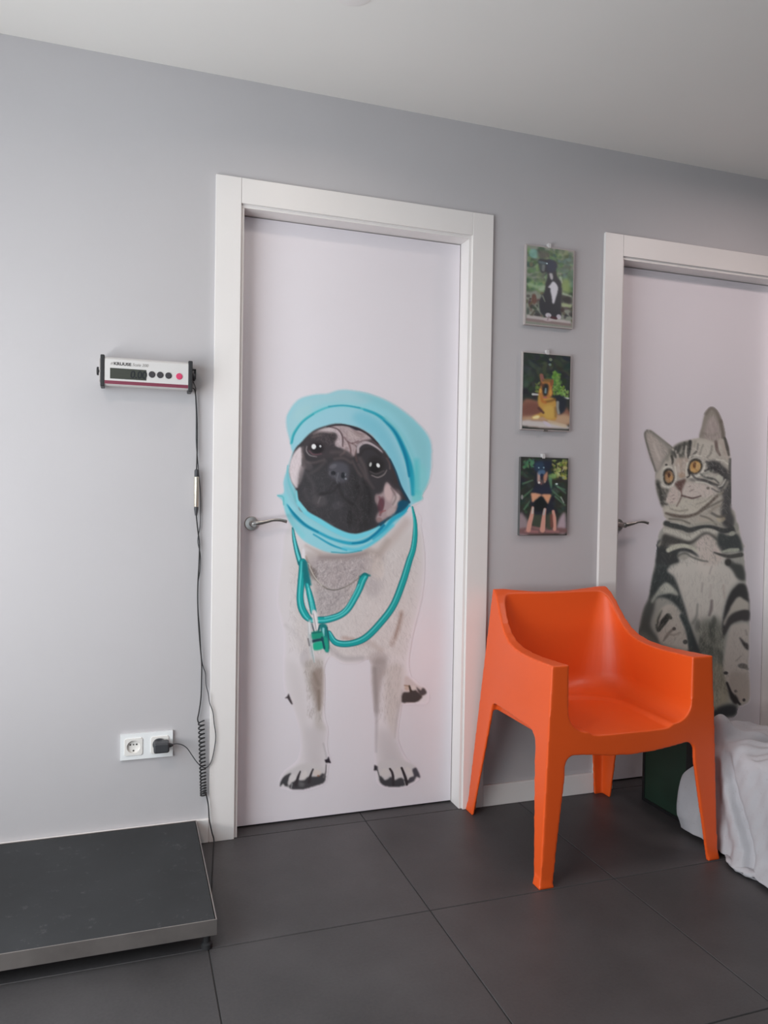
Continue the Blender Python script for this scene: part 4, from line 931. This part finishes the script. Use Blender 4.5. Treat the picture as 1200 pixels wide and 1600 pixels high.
# ================= wall display of the scale =================
DY = -.055
wd = tag(empty('scale_display', (-.207, DY, 1.51)), 'silver and black weighing scale readout on the wall left of the dog door', 'scale display')
x0, x1, z0, z1 = -.331, -.084, 1.466, 1.553
bm = bmesh.new()          # extruded profile with a chamfered top and bottom edge
prof = [(DY, z0+.004), (DY, z1-.008), (DY+.006, z1-.001), (DY+.012, z1), (WY-.012, z1-.004), (WY-.012, z0+.004), (DY+.008, z0)]
a = [bm.verts.new((x0, y, z)) for y, z in prof]; b = [bm.verts.new((x1, y, z)) for y, z in prof]
for i in range(len(prof)): bm.faces.new((a[i], a[(i+1) % len(prof)], b[(i+1) % len(prof)], b[i]))
bm.faces.new(a); bm.faces.new(b[::-1]); bmobj('case', bm, M['silver'], wd, bevel=.001)
box('end_cap', x0-.0115, x0+.0005, DY-.002, WY-.010, z0-.004, z1+.005, M['black'], wd, bevel=.0025)
box('end_cap', x1-.0005, x1+.0125, DY-.002, WY-.010, z0-.006, z1+.004, M['black'], wd, bevel=.0025)
def fp(px, py): p = at(px, py, DY); return p.x, p.z
sx0, sz1 = fp(172, 573.5); sx1, sz0 = fp(228.5, 593)
sz1 = 1.519; sz0 = 1.487
box('screen', sx0, sx1, DY-.0012, DY+.001, sz0, sz1, M['screen'], wd, bevel=.0004)
def text(name, s, x, z, size, material, parent, y, shear=0, bold=0, sx=1):
    cu = bpy.data.curves.new(name, 'FONT'); cu.body = s; cu.size = size; cu.extrude = .0002; cu.shear = shear; cu.offset = bold
    t = bpy.data.objects.new(name, cu); C.objects.link(t)
    t.matrix_world = Matrix.Translation((x, y, z)) @ Matrix.Rotation(PI/2, 4, 'X') @ Matrix.Diagonal((sx, 1, 1, 1))
    bpy.context.view_layer.update()
    me = bpy.data.meshes.new_from_object(t.evaluated_get(bpy.context.evaluated_depsgraph_get())); me.transform(t.matrix_world)
    bpy.data.objects.remove(t)
    return link(name, me, material, parent)
text('lettering', 'KRUUSE', at(177.5, 571, DY).x, 1.5285, .0125, M['ink'], wd, DY-.0006, .0, .00035, 1.12)
text('lettering', 'Scale 200', at(206.5, 571, DY).x, 1.5285, .0125, M['greyink'], wd, DY-.0006, .25, 0, .98)
bm = bmesh.new()          # three slanted strokes before the name
lx = at(172.3, 571, DY).x
for k in range(3):
    q = [(lx+.0022*k, 1.529), (lx+.0022*k+.001, 1.529), (lx+.0022*k+.0042, 1.536), (lx+.0022*k+.0032, 1.536)]
    bm.faces.new([bm.verts.new((X, DY-.0006, Z)) for X, Z in q])
bmobj('emblem', bm, M['greyink'], wd)
text('readout', '0.00', sx0+.058, sz0+.005, .0315, M['digit'], wd, DY-.0014, .1, .0009, .88)
for i, px in enumerate((237.4, 250.2, 263.2, 280)):
    p = at(px, (585.2, 586, 587, 588.2)[i], DY)
    lathe('key', [(.0098, .0), (.0098, -.0018), (.0085, -.0028)], (p.x, DY, p.z), (0, 1, 0), M['keyred'] if i == 3 else M['keyblack'], wd, seg=20)
box('stripe', x0+.0008, x1-.0008, DY-.0008, DY+.001, z0+.0045, z0+.0148, M['maroon'], wd)
lathe('clamp_knob', [(.004, 0), (.004, .008), (.013, .008), (.013, .0125), (.011, .014)], (x0-.009, DY+.035, 1.512), (-1, 0, 0), M['black'], wd)
box('wall_bracket', x0-.0145, x0-.011, DY+.01, WY, z0+.014, z1-.006, M['steel'], wd, bevel=.001)
bm = bmesh.new(); add_box(bm, x1+.012, x1+.026, DY+.035, DY+.042, 1.533, 1.538); add_box(bm, x1+.022, x1+.026, DY+.035, WY, 1.507, 1.538); add_box(bm, x1+.012, x1+.023, DY+.035, DY+.05, 1.502, 1.508)
bmobj('wall_bracket', bm, M['black'], wd, bevel=.0008)
lathe('clamp_knob', [(.004, 0), (.004, .003), (.010, .003), (.010, .009), (.008, .010)], (x1+.0125, DY+.03, 1.513), (1, 0, 0), M['charcoal'], wd)

# ================= cables =================
def wallpt(px, py, y=.002): return at(px, py, y)
yw = .004
sc_ = tag(empty('sensor_cable', (-.05, yw, 1.13)), 'black sensor lead with a silver barrel connector and long coiled section', 'cable')
pA = [(x1+.012, DY+.03, 1.476), (x1+.022, -.012, 1.474)] + [tuple(at(px, py, .0)) for px, py in ((306, 622), (308, 660), (308, 700), (307.2, 735))]
tube('cable_run', curve(pA, 6), .0021, M['rubber'], sc_, 8)
c0, c1 = at(307.2, 735, -.004), at(307.2, 812, -.004)
lathe('connector_sleeve', [(.0032, 0), (.0066, -.004), (.0066, -.026)], (c0.x, c0.y, c0.z+.004), (0, 0, 1), M['charcoal'], sc_)
lathe('connector_barrel', [(.0062, 0), (.0078, -.002), (.0078, -.054), (.0072, -.056), (.0072, -.096), (.0062, -.098)], (c0.x, c0.y, c0.z-.020), (0, 0, 1), M['conn'], sc_)
lathe('connector_sleeve', [(.0066, 0), (.0066, -.010), (.0036, -.030)], (c0.x, c0.y, c0.z-.115), (0, 0, 1), M['charcoal'], sc_)
pB = [(c0.x, c0.y, c0.z-.14)] + [tuple(at(px, py, .002)) for px, py in ((309, 828), (311.5, 850), (311, 880), (309.5, 905), (308.8, 930), (309.5, 960), (312, 1000), (315, 1035), (315, 1060), (314, 1090), (311, 1112), (308.8, 1123), (310, 1129))]
tube('cable_run', curve(pB, 6), .0021, M['rubber'], sc_, 8)
# coil: wider pitch at the top, packed at the bottom
q0, q1 = at(314, 1126, .0), at(317.5, 1241, .0)
pts = []; turns = 21; yc = .0015
for i in range(turns*18+1):
    s = i/(turns*18); zz = 1-(1-s)**.0 if False else s
    f = s + .16*math.sin(PI*s)*(1)                     # denser towards the end
    f = 1-(1-s)**1.25
    a = 2*PI*turns*s
    pts.append((q0.x+(q1.x-q0.x)*f+.0088*math.cos(a), yc-.007+.0068*math.sin(a)-.002, q0.z+(q1.z-q0.z)*f+.0018*math.cos(a)))
tube('coil', pts, .0024, M['rubber'], sc_, 6)
e = on(332, 1362, .0025); e2 = on(329.5, 1395, .0025)
pC = [pts[-1], tuple(at(322, 1241, -.008)), tuple(at(325.5, 1258, -.010)), tuple(at(327, 1280, -.012)), tuple(at(331, 1300, -.014)), (at(334, 1316, -.016).x, -.018, .014), tuple(on(333.5, 1330, .003)), tuple(e), tuple(e2), (-.045, -.33, .0025)]
tube('cable_run', curve(pC, 8), .0021, M['rubber'], sc_, 8)

pc = tag(empty('power_cable', (-.10, yw, .34)), 'thin dark power lead looping from the readout down to the plug', 'cable')
pD = [(x1+.018, DY+.05, 1.500), (x1+.026, -.006, 1.48)] + [tuple(at(px, py, .004)) for px, py in ((305.5, 618), (306.5, 650), (306.5, 690), (308.5, 715), (310.5, 740), (313, 770), (313.5, 800), (312.5, 822), (309, 845), (312.8, 866), (312.5, 890), (309, 915), (309.5, 950), (312, 985), (314.5, 1025), (317.5, 1042), (321, 1052), (322, 1070))]
pD += [tuple(at(px, py, -.006)) for px, py in ((325.5, 1084), (327.5, 1098), (332.5, 1112), (334.5, 1130), (337, 1150), (334.5, 1172), (330, 1190), (323, 1199))]
pD += [tuple(at(px, py, -.016)) for px, py in ((315, 1198), (307, 1190), (300, 1180), (293, 1170))] + [tuple(at(286, 1164.5, -.022)), tuple(at(277, 1162, -.028)), tuple(at(269, 1163, -.030))]
tube('cable_run', curve(pD, 6), .0015, M['charcoal'], pc, 8)
# angled plug pushed into the right-hand outlet
g0, g1 = at(240, 1177, -.03), at(264.5, 1158, -.03)
pz0, pz1 = g0.z+.002, g1.z+.000
bm = bmesh.new(); add_box(bm, g0.x, g1.x, -.048, -.006, pz0, pz1)
bmobj('plug', bm, M['charcoal'], pc, bevel=.006, seg=3)
lathe('plug_face', [(.0185, 0), (.0185, .006)], (g0.x+.016, -.006, (pz0+pz1)/2+.002), (0, -1, 0), M['charcoal'], pc)
lathe('strain_relief', [(.008, -.002), (.006, .006), (.003, .012)], (g1.x, -.030, (pz0+pz1)/2+.003), (1, 0, 0), M['charcoal'], pc)

# double wall outlet
so = tag(empty('wall_outlet', (-.197, WY, .337)), 'white double wall outlet with the plug in its right half', 'outlet')
bm = bmesh.new()
for q in ((-.277, -.117, .3635, .378), (-.277, -.117, .296, .3105), (-.277, -.2635, .3105, .3635), (-.2105, -.1835, .3105, .3635), (-.1305, -.117, .3105, .3635)):
    add_box(bm, q[0], q[1], .002, WY-.0005, q[2], q[3])
bmesh.ops.remove_doubles(bm, verts=bm.verts, dist=1e-6)
bmobj('cover_plate', bm, M['socket'], so)
for cx in (-.237, -.157):
    # square insert with a round well sunk 10 mm into it
    bm = bmesh.new(); n_ = 40; loops = []
    for k, (kind, r, y) in enumerate((('sq', .0275, .006), ('sq', .0275, .0), ('sq', .0268, -.001), ('ci', .0205, -.001), ('ci', .0197, -.0002), ('ci', .0192, .0085))):
        lp = []
        for i in range(n_):
            a_ = 2*PI*(i+.5)/n_; cx_, sz_ = math.cos(a_), math.sin(a_)
            q = 1/max(abs(cx_), abs(sz_)) if kind == 'sq' else 1
            lp.append(bm.verts.new((cx+r*q*cx_, y, .337+r*q*sz_)))
        loops.append(lp)
    for A, B in zip(loops, loops[1:]):
        for i in range(n_): bm.faces.new((A[i], A[(i+1) % n_], B[(i+1) % n_], B[i]))
    bm.faces.new(loops[-1])
    ins = bmobj('insert', bm, M['cream'], so)
    if cx < -.2:
        for dx, dz, r in ((-.0095, .005, .0026), (0, .005, .0024), (.0095, .005, .0026), (0, -.0145, .0028)):
            lathe('contact_hole', [(r, 0), (r, -.0006)], (cx+dx, .0082, .337+dz), (0, 1, 0), M['hole'], ins, seg=12)

# ================= platform scale =================
fs = tag(empty('floor_scale', (-.54, -.307, 0)), 'low animal weighing platform with scuffed black top and steel rim', 'scale')
px0, px1, py0, py1, pz = -1.04, -.041, -.607, -.006, .080
bm = bmesh.new(); rz = .042
add_box(bm, px0, px1, py0, py0+.003, rz, pz+.001); add_box(bm, px0, px1, py1-.003, py1, rz, pz+.001)
add_box(bm, px0, px0+.003, py0+.003, py1-.003, rz, pz+.001); add_box(bm, px1-.003, px1, py0+.003, py1-.003, rz, pz+.001)
add_box(bm, px0+.003, px1-.003, py0+.003, py1-.003, rz, rz+.004)
bmobj('steel_tray', bm, M['steel'], fs)
box('rubber_mat', px0+.0045, px1-.0045, py0+.0045, py1-.0045, rz+.004, pz, M['mat'], fs, bevel=.001)
box('underframe', px0+.05, px1-.05, py0+.06, py1-.05, .018, rz, M['black'], fs)
for fx in (px0+.03, px1-.022):
    for fy in (py0+.025, py1-.03):
        ft = lathe('foot', [(.014, 0), (.014, .012), (.009, .016), (.009, .034)], (fx, fy, 0), (0, 0, 1), M['rubber'], fs)
        lathe('foot_screw', [(.0085, .0), (.0085, .008), (.004, .008), (.004, .010)], (fx, fy, .033), (0, 0, 1), M['steel'], ft, seg=6, smooth=False)

# ================= orange chair =================
ch = tag(empty('armchair', (1.213, -.29, 0)), 'bright orange moulded plastic armchair with four tapered legs between the two doors', 'chair')
def hexa(b, t, nz=6):
    """loft between two quads (FL, FR, RR, RL)"""
    bm = bmesh.new(); rings = []
    for k in range(nz+1):
        s = k/nz; rings.append([bm.verts.new(Vector(p)*(1-s)+Vector(q)*s) for p, q in zip(b, t)])
    for a, c in zip(rings, rings[1:]):
        for i in range(4): bm.faces.new((a[i], a[(i+1) % 4], c[(i+1) % 4], c[i]))
    bm.faces.new(rings[0][::-1]); bm.faces.new(rings[-1]); return bm
def tmp(bm):
    bmesh.ops.recalc_face_normals(bm, faces=bm.faces)
    me = bpy.data.meshes.new('tmp'); bm.to_mesh(me); bm.free(); o = bpy.data.objects.new('tmp', me); C.objects.link(o); return o
def prism(poly, a0, a1, axis):
    """extrude a closed polygon given in (u, z); axis 'y': u = x, axis 'x': u = y"""
    bm = bmesh.new()
    f = (lambda u, z, a: (u, a, z)) if axis == 'y' else (lambda u, z, a: (a, u, z))
    A = [bm.verts.new(f(u, z, a0)) for u, z in poly]; B = [bm.verts.new(f(u, z, a1)) for u, z in poly]
    for i in range(len(poly)): bm.faces.new((A[i], A[(i+1) % len(poly)], B[(i+1) % len(poly)], B[i]))
    bmesh.ops.triangulate(bm, faces=[bm.faces.new(A[::-1]), bm.faces.new(B)]); return tmp(bm)
def arc2(cx, cz, r, a0, a1, n=6): return [(cx+r*math.cos(math.radians(a0+(a1-a0)*i/n)), cz+r*math.sin(math.radians(a0+(a1-a0)*i/n))) for i in range(n+1)]
FLb, FRb, RRb, RLb = (.890, -.583, 0), (1.537, -.583, 0), (1.507, -.004, 0), (.924, -.004, 0)
FLt, FRt, RRt, RLt = (.926, -.577, .83), (1.492, -.577, .83), (1.466, -.048, .83), (.992, -.048, .83)
hull = tmp(hexa([FLb, FRb, RRb, RLb], [FLt, FRt, RRt, RLt], 8))
cuts = []
# side profile above the arms
prof = [(-.70, .655), (-.58, .6545), (-.50, .650), (-.42, .646), (-.35, .646), (-.29, .650), (-.24, .661), (-.20, .680), (-.165, .708), (-.135, .742), (-.11, .772), (-.085, .796), (-.062, .812), (-.045, .816), (.05, .818), (.05, .95), (-.70, .95)]
cuts.append(prism(prof, .7, 1.8, 'x'))
# bowl: seat and inside of arms and back
bm = bmesh.new(); rings = []
def ring(inset, z, n=44):
    t = min(1, max(0, (z-.44)/.38))
    yb = -.132+.056*t-inset
    R = .17-.145*t**1.3
    zz = z/.83
    def edge(x_front, x_rear, y): return x_front+(x_rear-x_front)*max(0, min(1, (y+.58)/.50))
    xlf, xrf = .978-.004*t+inset, 1.419+.006*t-inset
    xlr, xrr = .924+.068*zz+.020+inset, 1.507-.041*zz-.020-inset
    if xlr < xlf: xlr = xlf
    if xrr > xrf+.03: xrr = xrf+.03
    pts = []
    xl, xr = xlr, xrr
    for i in range(9): y = -.75+(yb-R+.75)*i/9; pts.append((edge(xlf, xlr, y), y))
    for i in range(13):
        a = PI-PI/2*i/12; y = yb-R+R*math.sin(a); pts.append((max(edge(xlf, xlr, y), 0)+R+R*math.cos(a), y))
    x0_, x1_ = edge(xlf, xlr, yb)+R, edge(xrf, xrr, yb)-R
    for i in range(1, 6): pts.append((x0_+(x1_-x0_)*i/6, yb))
    for i in range(13):
        a = PI/2-PI/2*i/12; y = yb-R+R*math.sin(a); pts.append((edge(xrf, xrr, y)-R+R*math.cos(a), y))
    for i in range(1, 10): y = yb-R+(-.75-yb+R)*i/9; pts.append((edge(xrf, xrr, y), y))
    return pts
levels = [(.03*k, None) for k in range(0)]
prof_b = [(.066*(1-math.sin(a)), .062*(1-math.cos(a))) for a in [PI/2*k/7 for k in range(8)]]
zb = .450
for ins, dz in prof_b: rings.append([bm.verts.new((x, y, zb+dz)) for x, y in ring(ins, zb+dz)])
for z in (.56, .64, .72, .80, .90): rings.append([bm.verts.new((x, y, z)) for x, y in ring(0, z)])
def seatz(x, y):
    u = (x-1.2)/.22; v = (y+.35)/.25
    return zb-.012*(1-min(1, u*u))-.004*max(0, -v)
n = len(rings[0])
for a, b in zip(rings, rings[1:]):
    for i in range(n): bm.faces.new((a[i], a[(i+1) % n], b[(i+1) % n], b[i]))
bm.faces.new(rings[-1])
# floor of the bowl: shrinking rings with a shallow sag
ccx, ccy = 1.2, -.40; prev = rings[0]; base = [(v.co.x, v.co.y) for v in prev]
for k in range(1, 8):
    s = 1-k/8
    cur = [bm.verts.new((ccx+(x-ccx)*s, ccy+(y-ccy)*s, seatz(ccx+(x-ccx)*s, ccy+(y-ccy)*s))) for x, y in base]
    for i in range(n): bm.faces.new((prev[i], cur[i], cur[(i+1) % n], prev[(i+1) % n]))
    prev = cur
cv = bm.verts.new((ccx, ccy, seatz(ccx, ccy)))
for i in range(n): bm.faces.new((prev[i], cv, prev[(i+1) % n]))
cuts.append(tmp(bm))
# shallow dip along the top of the back
cuts.append(prism([(.9, .829), (1.0, .8185), (1.07, .810), (1.15, .803), (1.23, .8005), (1.31, .803), (1.39, .810), (1.46, .8185), (1.56, .829), (1.56, .95), (.9, .95)], -.22, .2, 'y'))
# arches: front/back, sides, and the hollow below the seat
arch = [(.927, -.05), (.969, .325)] + arc2(1.001, .352, .032, 178, 96) + [(1.05, .380), (1.12, .371), (1.20, .367), (1.28, .370), (1.35, .378)] + arc2(1.404, .355, .032, 84, 2) + [(1.437, .325), (1.506, -.05)]
cuts.append(prism(arch, -.8, -.30, 'y'))
arch_r = [(.953, -.05), (.990, .325)] + arc2(1.022, .352, .032, 178, 96) + [(1.06, .384), (1.20, .384), (1.36, .384)] + arc2(1.398, .355, .032, 84, 2) + [(1.431, .325), (1.471, -.05)]
cuts.append(prism(arch_r, -.305, .1, 'y'))
sarch = [(-.546, -.05), (-.497, .36)] + arc2(-.452, .388, .045, 172, 96) + [(-.40, .434), (-.30, .434), (-.20, .432)] + arc2(-.172, .402, .03, 84, 8) + [(-.134, .36), (-.046, -.05)]
cuts.append(prism(sarch, .8, .968, 'x')); cuts.append(prism(sarch, 1.436, 1.6, 'x'))
def inset(q, sx, sy): return [(q[0][0]+sx, q[0][1]+sy*1.3, q[0][2]), (q[1][0]-sx, q[1][1]+sy*1.3, q[1][2]), (q[2][0]-sx, q[2][1]-sy, q[2][2]), (q[3][0]+sx, q[3][1]-sy, q[3][2])]
def lvl(z): return [tuple(Vector(a)+(Vector(b)-Vector(a))*(z/.83)) for a, b in zip((FLb, FRb, RRb, RLb), (FLt, FRt, RRt, RLt))]
hollow = tmp(hexa(inset(lvl(-.05), .009, .009), inset(lvl(.402), .010, .010), 1))
for c in cuts:
    md = hull.modifiers.new('b', 'BOOLEAN'); md.operation = 'DIFFERENCE'; md.solver = 'MANIFOLD'; md.object = c
feet = []
# feet flare slightly at the bottom
def foot(x0, x1, y0, y1):
    e = .004
    return tmp(hexa([(x0-e, y0-e, 0), (x1+e, y0-e, 0), (x1+e, y1+e, 0), (x0-e, y1+e, 0)], [(x0+.001, y0+.001, .03), (x1-.001, y0+.001, .03), (x1-.001, y1-.001, .03), (x0+.001, y1-.001, .03)], 1))
for q in ((.889, .932, -.583, -.547), (1.501, 1.538, -.583, -.550), (.924, .950, -.042, -.003), (1.478, 1.508, -.042, -.003)):
    f = foot(*q); feet.append(f)
    md = hull.modifiers.new('u', 'BOOLEAN'); md.operation = 'UNION'; md.solver = 'MANIFOLD'; md.object = f
md = hull.modifiers.new('h', 'BOOLEAN'); md.operation = 'DIFFERENCE'; md.solver = 'MANIFOLD'; md.object = hollow
md = hull.modifiers.new('r', 'REMESH'); md.mode = 'VOXEL'; md.voxel_size = .0032; md.use_smooth_shade = True
md = hull.modifiers.new('s', 'SMOOTH'); md.factor = .5; md.iterations = 8
bpy.context.view_layer.update()
me = bpy.data.meshes.new_from_object(hull.evaluated_get(bpy.context.evaluated_depsgraph_get()))
for o in [hull, hollow]+cuts+feet: bpy.data.objects.remove(o)
# split the moulding into its parts by region (same surface, shared cut lines)
V = np.empty(len(me.vertices)*3, 'f'); me.vertices.foreach_get('co', V); V = V.reshape(-1, 3)
N = np.empty(len(me.polygons)*3, 'f'); me.polygons.foreach_get('normal', N); N = N.reshape(-1, 3)
VN = np.empty(len(me.vertices)*3, 'f'); me.vertices.foreach_get('normal', VN); VN = VN.reshape(-1, 3)
polys = [tuple(p.vertices) for p in me.polygons]
cen = np.array([V[list(p)].mean(0) for p in polys])
leg = cen[:, 2] < .335
inside = (cen[:, 0] > .975) & (cen[:, 0] < 1.425) & (cen[:, 1] < -.10)
seat = ~leg & inside & (cen[:, 2] < .475) & (N[:, 2] > .25) | (~leg & inside & (cen[:, 2] < .45) & (cen[:, 2] > .36) & (cen[:, 0] > 1.0) & (cen[:, 0] < 1.40))
reg = np.where(leg, 2+(cen[:, 0] > 1.2)*1+(cen[:, 1] > -.3)*2, np.where(seat, 1, 0))
for k, nm in ((0, 'back_and_arms'), (1, 'seat'), (2, 'leg'), (3, 'leg'), (4, 'leg'), (5, 'leg')):
    sel = [polys[i] for i in np.nonzero(reg == k)[0]]
    ids = np.unique(np.array([v for p in sel for v in p])) if sel else np.array([], int)
    mp = {int(v): i for i, v in enumerate(ids)}
    m2 = bpy.data.meshes.new(nm); m2.from_pydata(V[ids].tolist(), [], [[mp[v] for v in p] for p in sel])
    for p in m2.polygons: p.use_smooth = True
    m2.normals_split_custom_set_from_vertices(VN[ids].tolist())
    link(nm, m2, M['orange'], ch)

# ================= green box and towel =================
gb = tag(empty('storage_box', (1.78, -.40, 0)), 'dark green box with black edges standing behind the orange chair under the towel', 'box')
bx0, bx1, by0, by1, bz = 1.612, 1.93, -.80, -.112, .300
box('panel', bx0, bx1, by0, by1, .006, bz, M['green'], gb, bevel=.002)
for a, b in ((by1-.010, by1+.002), (-.388, -.345), (by0-.002, by0+.010)):
    box('edge_strip', bx0-.004, bx0+.008, a, b, .0, bz+.004, M['edge'], gb, bevel=.001)
box('edge_strip', bx0-.004, bx0+.008, -.345, by1-.010, .0, .012, M['edge'], gb)

def towel():
    ns, nt = 190, 170
    prof = np.array([(1.955, .17), (1.948, .26), (1.940, .315), (1.905, .338), (1.86, .346), (1.78, .352), (1.69, .352), (1.640, .348), (1.607, .336), (1.594, .305), (1.586, .24), (1.578, .16), (1.568, .08), (1.561, .03), (1.553, .008)])
    L = np.concatenate([[0], np.cumsum(np.hypot(*np.diff(prof, axis=0).T))]); L /= L[-1]
    def g(x, s): return math.exp(-min(50, (x/s)**2))
    def ss(a, b, x): t = max(0, min(1, (x-a)/(b-a))); return t*t*(3-2*t)
    co = []
    for i in range(ns):
        s = i/(ns-1)
        for j in range(nt):
            t = j/(nt-1); x = z = 0
            for dt in (-.022, -.008, .008, .022):
                tt = min(1, max(0, t+dt)); x += np.interp(tt, L, prof[:, 0])/4; z += np.interp(tt, L, prof[:, 1])/4
            y0 = -.380-.055*ss(.19, .27, z)*(1-ss(1.62, 1.70, x)) # rear hem runs obliquely down the side
            y = y0-(.83+y0)*s
            top = ss(.325, .346, z); hang = 1-ss(.30, .34, z)
            left = 1 if x < 1.7 else 0
            # belly of the cloth near its rear hem
            x -= left*hang*.024*g(y+.39, .04)*math.sin(PI*min(1, z/.24))
            # flap folded over: everything behind the slanting fold line stands proud of the rest
            fold = -.520-.185*(1-z/.34)
            d = y-fold                                              # > 0 behind the fold
            x -= left*hang*(.018*ss(-.003, .003, d)*g(max(0, d-.01), .07)) - left*hang*.014*g(d+.016, .013)
            x += left*hang*.008*g(d-.065, .030)                          # long shallow crease in the flap
            x -= hang*(1 if x < 1.7 else -1)*(.0035*math.sin(31*y+7*z)+.0018*math.sin(83*y-31*z)+.0012*math.sin(140*y+60*z))
            # bunched hump at the rear corner, small ruck beside it, folds across the top
            hump = g(y+.455, .045)*g(x-1.648, .060)
            z += .070*hump*max(top, hang*.0) + top*(.020*g(y+.505+.25*(x-1.7), .016)*g(x-1.72, .12)-.018*g(y+.535+.25*(x-1.7), .022)*g(x-1.74, .14))
            z += top*(.009*math.sin(24*y+16*x+.6)+.0045*math.sin(57*y-29*x)+.0022*math.sin(120*y+90*x))
            if hang > .2 and left: x += .040*g(y+.478+.12*(z-.285), .012)*g(z-.285, .026) - .006*g(y+.50, .02)*g(z-.29, .03)
            if z < .06 and left: x += (.06-z)*(.25-.75*ss(.585, .66, -y))*(1+.25*math.sin(46*y))
            z = max(z, .0065+.0025*math.sin(50*y))
            co.append((float(x), float(y), float(z)))
    F = []
    for i in range(ns-1):
        for j in range(nt-1): a = i*nt+j; F.append((a, a+1, a+nt+1, a+nt))
    me = bpy.data.meshes.new('towel'); me.from_pydata(co, [], F)
    o = tag(link('towel', me, M['towel'], smooth=True), 'crumpled pale grey towel thrown over the green box, trailing onto the floor', 'towel')
    md = o.modifiers.new('thick', 'SOLIDIFY'); md.thickness = .004; md.offset = 0
    # rolled hem lying on the tiles
    pts = [on(px, py, .014) for px, py in ((1131, 1338), (1138, 1349), (1150, 1358), (1166, 1366), (1184, 1371), (1203, 1375))]
    pts = [(p.x+.012, p.y, p.z) for p in pts]+[(1.61, -.80, .014)]
    bm = bmesh.new(); add_tube(bm, curve(pts, 10), [.007, .014, .017, .018, .019, .018], 18)
    for v in bm.verts:
        a = v.co.y*190; v.co.z = .001+(v.co.z+.006)*.8+.0012*math.sin(a+v.co.z*300); v.co.x += .0018*math.sin(a*.7)
        if v.co.z > .017: v.co.z -= .004
    bmobj('rolled_hem', bm, M['towel'], o, smooth=True)
towel()
